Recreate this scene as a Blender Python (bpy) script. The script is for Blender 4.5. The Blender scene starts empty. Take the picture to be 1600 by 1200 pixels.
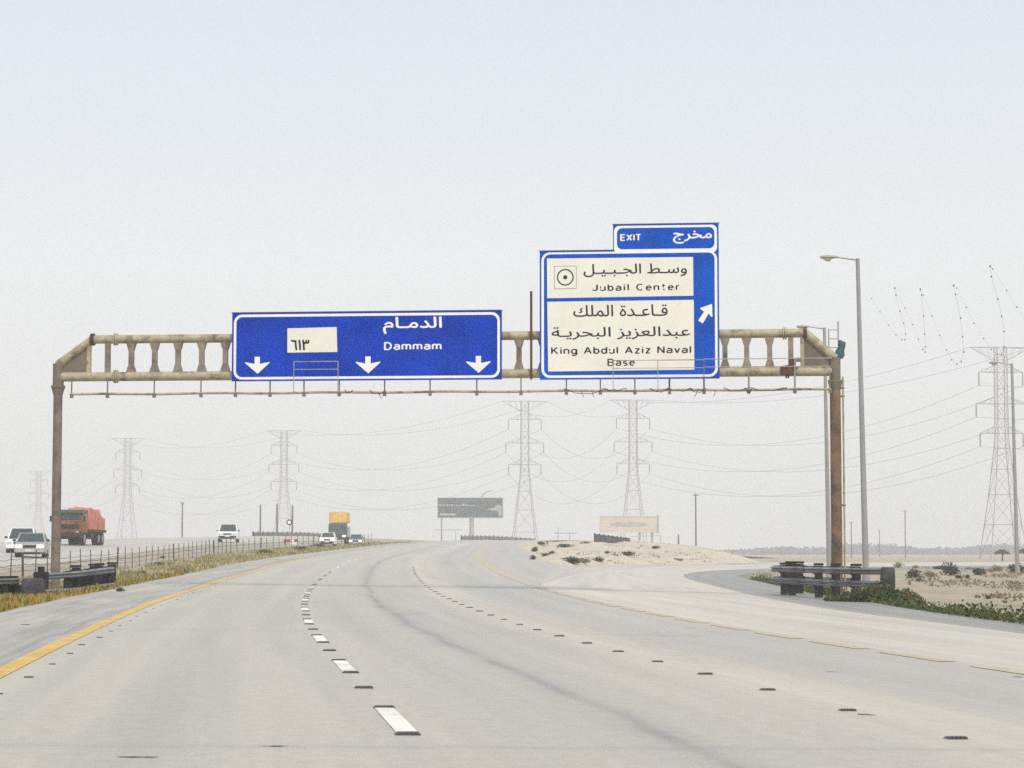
import bpy, math, random
import numpy as np
from mathutils.geometry import delaunay_2d_cdt
from mathutils import Vector, Matrix
from mathutils.bvhtree import BVHTree
random.seed(7)
sc = bpy.context.scene
col = sc.collection
R = math.radians

# ------------------------------------------------------------------ camera, light, exposure
FPX, CX, CY, HOR, CAMZ = 3600.0, 800.0, 600.0, 863.0, 1.18
PITCH = math.atan((HOR - CY) / FPX)
cam_d = bpy.data.cameras.new('camera')
cam_d.sensor_width = 36.0
cam_d.lens = 36.0 * FPX / 1600.0
cam_d.clip_start, cam_d.clip_end = 0.1, 8000
cam = bpy.data.objects.new('camera', cam_d)
cam.location = (0, 0, CAMZ)
cam.rotation_euler = (R(90) + PITCH, 0, 0)
col.objects.link(cam)
sc.camera = cam

SUN_EL, SUN_AZ = 50.0, 158.0          # azimuth clockwise from +Y (the view direction)
world = bpy.data.worlds.new('World')
sc.world = world
world.use_nodes = True
wn, wl = world.node_tree.nodes, world.node_tree.links
bg = wn['Background']
sky = wn.new('ShaderNodeTexSky')
sky.sky_type = 'NISHITA'
sky.sun_disc = False
sky.sun_elevation = R(SUN_EL)
sky.sun_rotation = R(SUN_AZ)
sky.dust_density = 6.0
sky.air_density = 1.0
sky.ozone_density = 1.5
veil = wn.new('ShaderNodeMix')
veil.data_type = 'RGBA'
veil.inputs[0].default_value = 0.72      # thin overcast veil over the blue
tcw = wn.new('ShaderNodeTexCoord'); sepw = wn.new('ShaderNodeSeparateXYZ'); rw = wn.new('ShaderNodeValToRGB')
wl.new(tcw.outputs['Generated'], sepw.inputs[0]); wl.new(sepw.outputs[2], rw.inputs[0])
for p_ in (.12, .30): rw.color_ramp.elements.new(p_)
for i_, c_ in enumerate(((.93,.93,.92), (.925,.932,.935), (.73,.79,.85), (.64,.71,.79))): rw.color_ramp.elements[i_].color = (*c_, 1)
vsc = wn.new('ShaderNodeVectorMath'); vsc.operation = 'SCALE'; vsc.inputs['Scale'].default_value = 10.0
wl.new(rw.outputs[0], vsc.inputs[0]); wl.new(vsc.outputs[0], veil.inputs[7])
wl.new(sky.outputs[0], veil.inputs[6])
wl.new(veil.outputs[2], bg.inputs['Color'])
bg.inputs['Strength'].default_value = 0.12

sun_d = bpy.data.lights.new('sun', 'SUN')
sun_d.energy = 2.0
sun_d.angle = R(11)
sun_d.color = (1.0, 0.93, 0.82)
sun = bpy.data.objects.new('sun', sun_d)
az, el = R(SUN_AZ), R(SUN_EL)
sdir = Vector((math.sin(az) * math.cos(el), math.cos(az) * math.cos(el), math.sin(el)))
sun.rotation_euler = sdir.to_track_quat('Z', 'Y').to_euler()
sun.location = sdir * 200
col.objects.link(sun)

sc.view_settings.view_transform = 'Standard'
sc.view_settings.look = 'None'
sc.view_settings.exposure = 0.0
sc.view_settings.gamma = 1.0
sc.render.engine = 'CYCLES'
sc.cycles.use_denoising = False
sc.cycles.max_bounces = 6
sc.cycles.volume_bounces = 1
sc.cycles.sample_clamp_indirect = 6

# ------------------------------------------------------------------ helpers
def at(px, py, Y):
    """world point seen at photo pixel (px, py), at forward distance Y"""
    dx, dy = (px - CX) / FPX, (CY - py) / FPX
    c, s = math.cos(PITCH), math.sin(PITCH)
    d = Vector((dx, c - dy * s, s + dy * c))
    return Vector((0, 0, CAMZ)) + d * (Y / d.y)

def ray(px, py):
    return (at(px, py, 1.0) - Vector((0, 0, CAMZ))).normalized()

def atz(px, py, z):
    d = ray(px, py)
    return Vector((0, 0, CAMZ)) + d * ((z - CAMZ) / d.z)

def interp(x, xs, ys):
    if x <= xs[0]: return ys[0]
    for i in range(1, len(xs)):
        if x <= xs[i]:
            t = (x - xs[i-1]) / (xs[i] - xs[i-1])
            return ys[i-1] + (ys[i] - ys[i-1]) * t
    return ys[-1]

def srgb(r, g, b):
    f = lambda v: (v/255/12.92) if v/255 <= 0.04045 else ((v/255 + 0.055)/1.055)**2.4
    return (f(r), f(g), f(b), 1)

def tag(o, label=None, cat=None, group=None, kind=None):
    if label: o['label'] = label
    if cat: o['category'] = cat
    if group: o['group'] = group
    if kind: o['kind'] = kind
    return o

def empty(name, loc, label=None, cat=None, group=None):
    o = bpy.data.objects.new(name, None)
    o.empty_display_size = 0.3
    o.location = loc
    col.objects.link(o)
    return tag(o, label, cat, group)

class MB:
    def __init__(self): self.v, self.f, self.uv = [], [], None
    def quad(self, *p):
        n = len(self.v); self.v += [Vector(q) for q in p]; self.f.append(tuple(range(n, n + len(p)))); return self
    def box(self, c, s, M=None):
        n = len(self.v)
        for x in (-.5, .5):
            for y in (-.5, .5):
                for z in (-.5, .5):
                    p = Vector((x*s[0], y*s[1], z*s[2]))
                    if M is not None: p = M @ p
                    self.v.append(p + Vector(c))
        for q in ((0,1,3,2),(4,6,7,5),(0,4,5,1),(2,3,7,6),(0,2,6,4),(1,5,7,3)): self.f.append(tuple(n+i for i in q))
        return self
    def bar(self, a, b, w, h=None, up=(0,0,1)):
        a, b = Vector(a), Vector(b); d = b - a; L = d.length
        if L < 1e-6: return self
        z = d / L; u = Vector(up)
        if abs(z.dot(u)) > .98: u = Vector((1,0,0))
        x = u.cross(z).normalized(); y = z.cross(x)
        M = Matrix((x, y, z)).transposed()
        return self.box((a+b)/2, (w, h or w, L), M)
    def tube(self, a, b, r0, r1=None, n=12, cap=True):
        r1 = r0 if r1 is None else r1
        a, b = Vector(a), Vector(b); z = (b-a).normalized()
        u = Vector((1,0,0)) if abs(z.x) < .9 else Vector((0,1,0))
        x = u.cross(z).normalized(); y = z.cross(x); k = len(self.v)
        for i in range(n):
            t = 2*math.pi*i/n; d = x*math.cos(t) + y*math.sin(t)
            self.v += [a + d*r0, b + d*r1]
        for i in range(n):
            j = (i+1) % n
            self.f.append((k+2*i, k+2*j, k+2*j+1, k+2*i+1))
        if cap:
            self.f.append(tuple(k+2*i for i in reversed(range(n)))); self.f.append(tuple(k+2*i+1 for i in range(n)))
        return self
    def path(self, pts, r, n=6):
        pts = [Vector(p) for p in pts]; k = len(self.v)
        for i, p in enumerate(pts):
            z = (pts[min(i+1, len(pts)-1)] - pts[max(i-1, 0)]).normalized()
            u = Vector((0,0,1)) if abs(z.z) < .95 else Vector((0,1,0))
            x = u.cross(z).normalized(); y = z.cross(x)
            rr = r[i] if isinstance(r, (list, tuple)) else r
            for j in range(n):
                t = 2*math.pi*j/n; self.v.append(p + (x*math.cos(t) + y*math.sin(t))*rr)
        for i in range(len(pts)-1):
            for j in range(n):
                q = (j+1) % n
                self.f.append((k+i*n+j, k+i*n+q, k+(i+1)*n+q, k+(i+1)*n+j))
        self.f.append(tuple(k+j for j in reversed(range(n)))); self.f.append(tuple(k+(len(pts)-1)*n+j for j in range(n)))
        return self
    def prism(self, poly, d):
        """poly: list of points, extruded by vector d"""
        k = len(self.v); n = len(poly); d = Vector(d)
        self.v += [Vector(p) for p in poly] + [Vector(p) + d for p in poly]
        self.f.append(tuple(range(k, k+n))[::-1]); self.f.append(tuple(range(k+n, k+2*n)))
        for i in range(n):
            j = (i+1) % n; self.f.append((k+i, k+j, k+n+j, k+n+i))
        return self
    def build(self, name, mat, parent=None, smooth=0, loc=None):
        me = bpy.data.meshes.new(name)
        o0 = Vector(loc) if loc is not None else (parent_origin(parent) if parent else Vector((0,0,0)))
        me.from_pydata([v - o0 for v in self.v], [], self.f)
        if self.uv:
            lay = me.uv_layers.new(name='UVMap')
            for lp in me.loops: lay.data[lp.index].uv = self.uv[lp.vertex_index]
        me.materials.append(mat)
        me.update()
        if smooth:
            me.polygons.foreach_set('use_smooth', [True]*len(me.polygons))
            me.set_sharp_from_angle(angle=R(smooth))
        o = bpy.data.objects.new(name, me)
        col.objects.link(o)
        if parent: o.parent = parent
        elif loc is not None: o.location = o0
        return o

def parent_origin(p):
    v = Vector((0,0,0))
    while p is not None: v = v + p.location; p = p.parent
    return v

KIDS = {}
def children(o): return [c for c in bpy.data.objects if c.parent == o]
def copy_tree(o, parent=None, cache=None):
    c = o.copy(); col.objects.link(c); c.parent = parent
    for ch in list(o.children): copy_tree(ch, c)
    return c

def loft(rows, uvs=None):
    """rows: list of equal-length point lists -> MB grid"""
    m = MB(); n = len(rows[0])
    m.v = [Vector(p) for r in rows for p in r]
    if uvs: m.uv = [q for r in uvs for q in r]
    for i in range(len(rows)-1):
        for j in range(n-1):
            m.f.append((i*n+j, i*n+j+1, (i+1)*n+j+1, (i+1)*n+j))
    return m

def resample(pts, n):
    pts = [Vector(p) for p in pts]; L = [0]
    for i in range(1, len(pts)): L.append(L[-1] + (pts[i]-pts[i-1]).length)
    out = []
    for k in range(n):
        t = L[-1]*k/(n-1); i = 1
        while i < len(L)-1 and L[i] < t: i += 1
        q = (t-L[i-1])/max(1e-9, L[i]-L[i-1]); out.append(pts[i-1].lerp(pts[i], q))
    return out

def vnoise(x, y, s=0):
    def h(i, j):
        n = math.sin(i*127.1 + j*311.7 + s*74.7)*43758.5453; return n - math.floor(n)
    i, j = math.floor(x), math.floor(y); u, v = x-i, y-j
    u, v = u*u*(3-2*u), v*v*(3-2*v)
    return (h(i,j)*(1-u)+h(i+1,j)*u)*(1-v) + (h(i,j+1)*(1-u)+h(i+1,j+1)*u)*v

# ------------------------------------------------------------------ materials
class NT:
    def __init__(self, name):
        self.m = bpy.data.materials.new(name); self.m.use_nodes = True
        self.n, self.l = self.m.node_tree.nodes, self.m.node_tree.links
        self.b = self.n['Principled BSDF']
    def new(self, t, **kw):
        o = self.n.new(t)
        for k, v in kw.items(): setattr(o, k, v)
        return o
    def coord(self, kind='Object', scale=(1,1,1)):
        c = self.new('ShaderNodeTexCoord'); mp = self.new('ShaderNodeMapping')
        mp.inputs['Scale'].default_value = scale
        self.l.new(c.outputs[kind], mp.inputs['Vector']); return mp.outputs[0]
    def noise(self, vec, scale, detail=4, rough=.55):
        t = self.new('ShaderNodeTexNoise'); t.inputs['Scale'].default_value = scale
        t.inputs['Detail'].default_value = detail; t.inputs['Roughness'].default_value = rough
        if vec is not None: self.l.new(vec, t.inputs['Vector'])
        return t.outputs['Fac']
    def ramp(self, fac, stops):
        r = self.new('ShaderNodeValToRGB'); e = r.color_ramp.elements
        while len(e) < len(stops): e.new(.5)
        for q, (p, c) in zip(e, stops): q.position = p; q.color = c if len(c) == 4 else (*c, 1)
        self.l.new(fac, r.inputs[0]); return r.outputs[0]
    def mix(self, fac, a, b, mode='MIX'):
        m = self.new('ShaderNodeMix', data_type='RGBA', blend_type=mode)
        for s, v in ((0, fac), (6, a), (7, b)):
            if isinstance(v, (int, float)): m.inputs[s].default_value = v
            elif isinstance(v, tuple): m.inputs[s].default_value = v if len(v) == 4 else (*v, 1)
            else: self.l.new(v, m.inputs[s])
        return m.outputs[2]
    def math(self, op, a, b=None):
        m = self.new('ShaderNodeMath', operation=op)
        for s, v in ((0, a), (1, b)):
            if v is None: continue
            if isinstance(v, (int, float)): m.inputs[s].default_value = v
            else: self.l.new(v, m.inputs[s])
        return m.outputs[0]
    def bump(self, h, strength=.3, dist=.02):
        b = self.new('ShaderNodeBump'); b.inputs['Strength'].default_value = strength; b.inputs['Distance'].default_value = dist
        self.l.new(h, b.inputs['Height']); self.l.new(b.outputs[0], self.b.inputs['Normal'])
    def out(self, color, rough=.8, metal=0, spec=.3):
        if isinstance(color, tuple): self.b.inputs['Base Color'].default_value = color if len(color) == 4 else (*color, 1)
        else: self.l.new(color, self.b.inputs['Base Color'])
        self.b.inputs['Roughness'].default_value = rough; self.b.inputs['Metallic'].default_value = metal
        self.b.inputs['Specular IOR Level'].default_value = spec
        return self.m

def simple(name, c, rough=.7, metal=0, spec=.3, var=.15, scale=3.0, dirt=None, dscale=1.2):
    t = NT(name); v = t.coord()
    n = t.noise(v, scale, 5)
    c = tuple(c[:3])
    lo = tuple(x*(1-var) for x in c); hi = tuple(min(1, x*(1+var)) for x in c)
    cc = t.ramp(n, [(.3, lo), (.7, hi)])
    if dirt:
        d = t.noise(v, dscale, 6, .65)
        k = t.ramp(d, [(.5, (0,0,0)), (.68, (1,1,1))])
        cc = t.mix(k, cc, dirt)
    t.bump(n, .08, .01)
    return t.out(cc, rough, metal, spec)

def emit(name, c, s):
    t = NT(name); t.b.inputs['Emission Color'].default_value = (*c[:3], 1); t.b.inputs['Emission Strength'].default_value = s
    return t.out(c, .3)

def road_mat(name, kind):
    t = NT(name)
    uv = t.coord('UV')
    sep = t.new('ShaderNodeSeparateXYZ'); t.l.new(uv, sep.inputs[0]); u, s = sep.outputs[0], sep.outputs[1]
    str_ = t.noise(t.coord('UV', (1.6, .035, 1)), 1.0, 5, .6)        # long streaks along the traffic
    blot = t.noise(t.coord('UV', (.16, .05, 1)), 1.0, 5, .55)
    grit = t.noise(t.coord('UV', (1, .5, 1)), 55, 3, .8)
    wob = t.math('MULTIPLY', t.math('SUBTRACT', t.noise(t.coord('UV', (.02, .12, 1)), 1.0, 3), .5), .5)
    uw = t.math('ADD', u, wob)
    mr = t.math('DIVIDE', t.math('ADD', uw, 6.0), 18.0)
    P = lambda x: (x + 6.0)/18.0
    warm, cool = (.50,.455,.36), (.455,.43,.36)
    if kind == 'main':
        base = t.ramp(mr, [(P(-5.8), (.45,.40,.32)), (P(-5.2), (.37,.34,.28)), (P(-3.9), (.33,.305,.255)), (P(-3.35), warm), (P(0), warm), (P(1.2), (.475,.435,.35)), (P(3.3), (.495,.45,.36)),
            (P(3.85), (.60,.535,.415)), (P(4.55), (.56,.50,.395)), (P(5.0), cool), (P(6.9), (.455,.425,.355)), (P(7.5), (.50,.445,.34)), (P(9), cool)])
    elif kind == 'ramp':
        base = t.ramp(t.noise(t.coord('UV', (.45, .02, 1)), 1, 3), [(.3, (.65,.59,.47)), (.55, (.61,.555,.45)), (.75, (.47,.44,.37))])
    elif kind == 'shoulder':
        base = t.ramp(blot, [(.3, (.145,.145,.135)), (.7, (.205,.20,.18))])
    else:
        base = t.ramp(blot, [(.3, (.46,.425,.35)), (.7, (.54,.50,.41))])
    c = t.mix(t.ramp(str_, [(.34, (.5,.5,.5)), (.6, (0,0,0))]), base, (.36,.325,.265))
    if kind in ('main', 'opp'):
        seam = t.math('ABSOLUTE', t.math('SUBTRACT', uw, 1.75))
        seamf = t.ramp(seam, [(0.0, (.85,.85,.85)), (.05, (.6,.6,.6)), (.12, (.22,.22,.22)), (.26, (0,0,0))])
        c = t.mix(t.math('MULTIPLY', seamf, t.ramp(t.noise(t.coord('UV', (.01, .3, 1)), 1, 3), [(.3, (.4,.4,.4)), (.6, (1,1,1))])), c, (.19,.18,.165))
        # construction seam in the cracked left shoulder
        sh = t.math('ABSOLUTE', t.math('SUBTRACT', uw, -3.72))
        c = t.mix(t.ramp(sh, [(0, (.8,.8,.8)), (.05, (.5,.5,.5)), (.10, (0,0,0))]), c, (.14,.14,.135))
        lm = t.math('LESS_THAN', uw, -3.55)
        st2 = t.ramp(t.noise(t.coord('UV', (5.5, .05, 1)), 1.0, 6, .7), [(.40, (.75,.75,.75)), (.56, (0,0,0))])
        c = t.mix(t.math('MULTIPLY', lm, st2), c, (.18,.168,.145))
        st3 = t.ramp(t.noise(t.coord('UV', (2.2, .09, 1)), 1.0, 5, .7), [(.50, (0,0,0)), (.66, (.8,.8,.8))])
        c = t.mix(t.math('MULTIPLY', lm, st3), c, (.46,.425,.355))
        # transverse joints
        wv = t.math('ABSOLUTE', t.math('SUBTRACT', t.math('FRACT', t.math('DIVIDE', t.math('ADD', s, 18.2), 21.8)), .5))
        c = t.mix(t.ramp(wv, [(0, (.35,.35,.35)), (.006, (.12,.12,.12)), (.016, (0,0,0))]), c, (.24,.235,.225))
    c = t.mix(t.ramp(blot, [(.35, (.3,.3,.3)), (.65, (0,0,0))]), c, (.38,.355,.305))
    if kind == 'main':
        lane = t.math('FRACT', t.math('DIVIDE', t.math('ADD', uw, 3.42), 3.57))
        oil = t.ramp(t.math('ABSOLUTE', t.math('SUBTRACT', lane, .5)), [(0, (.30,.30,.30)), (.10, (.18,.18,.18)), (.17, (0,0,0)), (.24, (0,0,0)), (.34, (.16,.16,.16)), (.42, (0,0,0))])
        brk = t.ramp(t.noise(t.coord('UV', (.3, .025, 1)), 1, 4), [(.35, (.25,.25,.25)), (.65, (1,1,1))])
        c = t.mix(t.math('MULTIPLY', oil, brk), c, (.24,.235,.225))
        crk = t.new('ShaderNodeTexVoronoi', feature='DISTANCE_TO_EDGE'); crk.inputs['Scale'].default_value = 1.0
        wc = t.new('ShaderNodeVectorMath', operation='ADD'); nz = t.new('ShaderNodeTexNoise'); nz.inputs['Scale'].default_value = 1.2
        t.l.new(t.coord('UV', (.16, .07, 1)), wc.inputs[0]); t.l.new(uv, nz.inputs['Vector'])
        sc_ = t.new('ShaderNodeVectorMath', operation='SCALE'); sc_.inputs['Scale'].default_value = .22
        t.l.new(nz.outputs['Color'], sc_.inputs[0]); t.l.new(sc_.outputs[0], wc.inputs[1]); t.l.new(wc.outputs[0], crk.inputs['Vector'])
        cm = t.ramp(crk.outputs['Distance'], [(0, (.55,.55,.55)), (.0035, (.3,.3,.3)), (.008, (0,0,0))])
        c = t.mix(t.math('MULTIPLY', cm, t.ramp(t.noise(t.coord('UV', (.08, .03, 1)), 1, 3), [(.48, (0,0,0)), (.62, (1,1,1))])), c, (.17,.165,.155))
        drift = t.math('MULTIPLY', t.ramp(t.math('ABSOLUTE', t.math('SUBTRACT', u, -4.9)), [(0, (1,1,1)), (.9, (.5,.5,.5)), (1, (0,0,0))]), t.ramp(t.noise(t.coord('UV', (.9, .12, 1)), 1, 5, .65), [(.45, (0,0,0)), (.62, (.9,.9,.9))]))
        c = t.mix(drift, c, (.50,.445,.345))
    mott = t.noise(t.coord('UV', (1, .6, 1)), 7, 4, .65)
    c = t.mix(.30, c, t.ramp(mott, [(.28, (.25,.25,.25)), (.72, (.75,.75,.75))]), 'SOFT_LIGHT')
    c = t.mix(.45, c, t.ramp(grit, [(.25, (.08,.08,.08)), (.75, (.9,.9,.9))]), 'SOFT_LIGHT')
    t.bump(grit, .12, .004)
    return t.out(c, .46, 0, .9)

M = {}
M['road'] = road_mat('bleached_asphalt', 'main')
M['ramp'] = road_mat('ramp_asphalt', 'ramp')
M['shoulder'] = road_mat('shoulder_asphalt', 'shoulder')
M['opp'] = road_mat('opposite_asphalt', 'plain')

def sand_mat(name, a, b, g=None, gscale=.25, glo=.55):
    t = NT(name); v = t.coord()
    n1 = t.noise(v, .12, 6, .6); n2 = t.noise(v, 1.4, 5, .6); n3 = t.noise(v, 14, 3, .7)
    c = t.ramp(n1, [(.32, a), (.68, b)])
    c = t.mix(t.ramp(n2, [(.40, (0,0,0)), (.68, (.7,.7,.7))]), c, tuple(x*.66 for x in a))
    if g:
        c = t.mix(t.ramp(t.noise(v, gscale, 6, .7), [(glo, (0,0,0)), (glo+.13, (.85,.85,.85))]), c, g)
    c = t.mix(.25, c, t.ramp(n3, [(.2, (.2,.2,.2)), (.8, (.8,.8,.8))]), 'SOFT_LIGHT')
    h = t.math('ADD', t.math('MULTIPLY', n2, 1.0), t.math('MULTIPLY', n3, .25))
    t.bump(h, .6, .12)
    return t.out(c, .95, 0, .1)
M['ground'] = sand_mat('desert_sand', (.40,.345,.25), (.50,.44,.335), (.27,.25,.165), .09, .55)
M['mound'] = sand_mat('mound_sand', (.58,.51,.40), (.68,.61,.50), (.36,.33,.23), .5, .54)
M['median'] = sand_mat('median_soil', (.40,.36,.29), (.46,.42,.34), (.24,.23,.12), .5, .52)
M['verge'] = sand_mat('verge_soil', (.30,.265,.21), (.40,.36,.29), (.12,.13,.06), .8, .50)

def foliage(name, stops, scale=1.5):
    t = NT(name); v = t.coord()
    n = t.noise(v, scale, 4, .7)
    t.b.inputs['Subsurface Weight'].default_value = 0
    return t.out(t.ramp(n, stops), .8, 0, .15)
M['grass_dry'] = foliage('dry_grass', [(.30, (.30,.13,.06)), (.45, (.34,.22,.06)), (.6, (.24,.22,.06)), (.75, (.13,.16,.04))], .5)
M['grass_green'] = foliage('median_grass', [(.30, (.44,.36,.20)), (.48, (.36,.31,.14)), (.58, (.22,.22,.09)), (.72, (.11,.14,.05))], .35)
M['weed'] = foliage('weed_leaves', [(.28, (.28,.13,.05)), (.38, (.16,.11,.04)), (.46, (.085,.11,.035)), (.58, (.055,.085,.026)), (.72, (.14,.19,.05))], 1.1)
M['shrub'] = foliage('shrub_leaves', [(.3, (.07,.075,.05)), (.55, (.06,.085,.04)), (.75, (.13,.13,.08))], 3)
M['shrub_dry'] = foliage('dry_shrub_twigs', [(.3, (.30,.245,.16)), (.6, (.21,.185,.115)), (.8, (.36,.30,.21))], 3)
M['tree'] = foliage('tree_leaves', [(.3, (.035,.05,.025)), (.7, (.07,.09,.04))], 2)
M['bark'] = simple('bark', (.10,.08,.06), .9)
M['far_trees'] = foliage('far_foliage', [(.3, (.05,.055,.045)), (.7, (.09,.09,.07))], .05)

M['yellow'] = simple('yellow_line_paint', (.64,.43,.12), .75, 0, .2, .2, 2.5, (.50,.42,.26), 1.8)
M['yellow_worn'] = simple('worn_yellow_paint', (.52,.45,.31), .8, 0, .2, .12, 2.0, (.43,.41,.36), .9)
M['white_paint'] = simple('white_line_paint', (.80,.78,.70), .7, 0, .2, .08, 2.0, (.6,.58,.52), 1.5)
M['stud'] = simple('road_stud_casting', (.07,.07,.075), .45, 0, .5)
M['stud_top'] = simple('road_stud_reflector', (.20,.22,.24), .3, 0, .5)
M['scuff'] = simple('tyre_scuff', (.13,.125,.12), .9)

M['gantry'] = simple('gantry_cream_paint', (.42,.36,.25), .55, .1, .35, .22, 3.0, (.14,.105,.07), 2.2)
M['gantry_dark'] = simple('gantry_weathered_plate', (.19,.165,.12), .65, .1, .3, .22, 3.0, (.12,.09,.06), 1.5)
M['gantry_post'] = simple('gantry_rust_streaked_post', (.20,.125,.075), .65, .1, .3, .35, 2.2, (.055,.045,.04), 1.6)
M['gantry_grey'] = simple('gantry_grey_post', (.20,.165,.14), .65, .1, .3, .3, 2.2, (.10,.075,.06), 1.4)
M['gantry_up'] = simple('gantry_weathered_upright', (.27,.225,.18), .65, .1, .3, .2, 3.0, (.13,.095,.07), 2.2)
M['rust'] = simple('rusty_steel', (.13,.06,.04), .85, .2, .2, .3, 5)
M['galv'] = simple('galvanised_steel', (.42,.42,.41), .5, .4, .4, .12, 2.0, (.25,.23,.21), 1.2)
M['galv_dark'] = simple('tarnished_rail_steel', (.26,.255,.26), .55, .35, .4, .25, 2.0, (.10,.095,.09), .9)
M['rail_block'] = simple('dark_timber_block', (.022,.020,.022), .9, 0, .2, .3, 5)
M['rail_post'] = simple('dark_timber_post', (.03,.026,.026), .9, 0, .2, .3, 5)
M['terminal'] = simple('scuffed_terminal_steel', (.06,.06,.072), .75, .1, .3, .6, 6, (.035,.025,.025), 3)
M['wire'] = simple('grey_wire', (.22,.22,.22), .6, .3)
M['cable'] = simple('black_cable', (.05,.045,.045), .8)
M['teal'] = simple('teal_cloth', (.06,.13,.14), .9, 0, .2, .25, 8)
M['sign_blue'] = simple('sign_blue_sheeting', (.0,.042,.44), .7, 0, .03, .22, .9)
M['sign_blue2'] = simple('sign_mid_blue_sheeting', (.0,.078,.50), .7, 0, .03, .22, .9)
M['sign_white'] = simple('sign_white_sheeting', (.86,.86,.83), .5, 0, .3, .05, 1.5)
M['sign_cream'] = simple('sign_cream_sheeting', (.80,.78,.70), .5, 0, .25, .05, 1.2)
M['sign_black'] = simple('sign_black_legend', (.012,.013,.018), .55)
M['sign_back'] = simple('sign_aluminium_back', (.40,.41,.42), .45, .6)
M['trim_edge'] = simple('sign_edge_trim', (.10,.12,.20), .5, .3)
M['lamp_pole'] = simple('street_lamp_grey_paint', (.33,.325,.32), .5, .3, .4, .1, 1.0)
M['lamp_head'] = simple('lamp_housing', (.40,.37,.31), .55, .2)
M['lamp_glass'] = simple('lamp_bowl', (.50,.49,.46), .25, 0, .5)
M['wood_pole'] = simple('weathered_wood_pole', (.11,.10,.095), .9)
M['pylon'] = simple('pylon_steel', (.33,.29,.275), .6, .4, .3)
M['conductor'] = simple('conductor_wire', (.20,.20,.20), .6, .3)
M['fence_post'] = simple('fence_post_steel', (.10,.095,.09), .8, .2, .2, .25)
M['fence_wire'] = simple('fence_wire', (.13,.12,.11), .8, .2)

# ------------------------------------------------------------------ road geometry (arc-length model)
K_S = [-10, 40, 90, 140, 200, 330, 420, 620]
K_V = [-2.2761, 1.3329, .5675, .8339, -.2286, .9254, 1.6, 1.2]
Z_S = [-10, 40, 70, 100, 130, 160, 200, 250, 330, 400, 440, 480, 540, 640]
Z_V = [0, -.0506, .0455, .2739, .6656, .9882, 1.3501, 1.8188, 2.563, 3.25, 3.50, 3.2, 1.5, -.6]
E_S, E_V = [-10, 60, 140, 330, 640], [.0139, .0154, -.0025, 0, .01]
S0, S1 = -10, 640
he = 0.0; HE = []
for i in range(S0, S1+1):
    he += interp(i, K_S, K_V)/1000; HE.append(he)
sh = -.1018 - HE[-S0]; HE = [h+sh for h in HE]
CXs, CYs = [0.0], [0.0]
for h in HE[1:]:
    CXs.append(CXs[-1] + math.sin(h)); CYs.append(CYs[-1] + math.cos(h))
ox, oy = CXs[-S0], CYs[-S0]
CXs = [x - ox + 1.0352 for x in CXs]; CYs = [y - oy for y in CYs]
def zraw(s): return interp(s, Z_S, Z_V)
ZS = [sum(zraw(s+k) for k in range(-7, 8))/15 for s in range(S0, S1+1)]
def RP(s, off, dz=0.0):
    s = max(S0, min(S1-.001, s)); i = int(math.floor(s - S0)); t = s - S0 - i
    L = lambda a: a[i]*(1-t) + a[i+1]*t
    h = L(HE); e = interp(s, E_S, E_V)
    return Vector((L(CXs) + off*math.cos(h), L(CYs) - off*math.sin(h), L(ZS) - e*off + dz))
def RH(s):
    return HE[int(max(0, min(len(HE)-1, round(s - S0))))]
W0, W1, W2 = 3.4164, 3.7312, 3.7312 + 3.7035         # yellow line (left), stud line, right edge line
LEFT, RIGHT = -W0 - 2.25, W2 + .22

def structure(o, label, cat):
    return tag(o, label, cat, kind='structure')

TERR = []
def terr(m): TERR.append(m); return m

# ground sheet reaching the horizon
def axis(lo, a, b, hi, step):
    xs = []; x = a; d = step
    while x > lo: d *= 1.5; x = x - d; xs.append(max(x, lo))
    xs = xs[::-1]
    n = int((b-a)/step); xs += [a + (b-a)*i/n for i in range(n+1)]
    x = b; d = step
    while x < hi: d *= 1.5; x = x + d; xs.append(min(x, hi))
    return xs
gx, gy = axis(-2400, -70, 110, 2400, 2.2), axis(-150, 0, 300, 2900, 2.2)
def gz(x, y):
    if x < -20 or x > 260 or y > 700: return -.40
    a = min(1, max(0, (x-6)/8))*min(1, max(0, (320-y)/80))
    n = .60*vnoise(x*.09, y*.05, 1) + .28*vnoise(x*.35, y*.18, 2) + .12*vnoise(x*.9, y*.6, 3)
    return -.40 + a*(.04 + .42*(n-.32))
g = terr(loft([[(x, y, gz(x, y)) for x in gx] for y in gy]))
ground = structure(g.build('ground', M['ground'], smooth=60), 'pale desert sand plain reaching to the hazy horizon', 'ground')

def road_strip(name, mat, offs, s0, s1, step=2.0, dz=0.0):
    rows, uvs = [], []; s = s0
    while s <= s1 + 1e-6:
        rows.append([RP(s, o, dz) for o in offs]); uvs.append([(o, s) for o in offs]); s += step
    m = terr(loft(rows, uvs)); return m.build(name, mat, smooth=40)
N = 12
highway = structure(road_strip('highway', M['road'], [LEFT + (RIGHT-LEFT)*i/N for i in range(N+1)], -8, 638),
    'wide bleached asphalt carriageway curving away under the gantry', 'road')
SH0 = 80.0
sh_rows, sh_uv = [], []
for s in range(int(SH0), 639, 2):
    w = 3.4*min(1, (s - SH0)/40 + .02)
    sh_rows.append([RP(s, RIGHT + w*k/4) for k in range(5)]); sh_uv.append([(RIGHT + w*k/4, s) for k in range(5)])
right_shoulder = structure(terr(loft(sh_rows, sh_uv)).build('highway_shoulder', M['road'], smooth=40),
    'pale paved right shoulder beside the sand mound', 'road shoulder')

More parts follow.
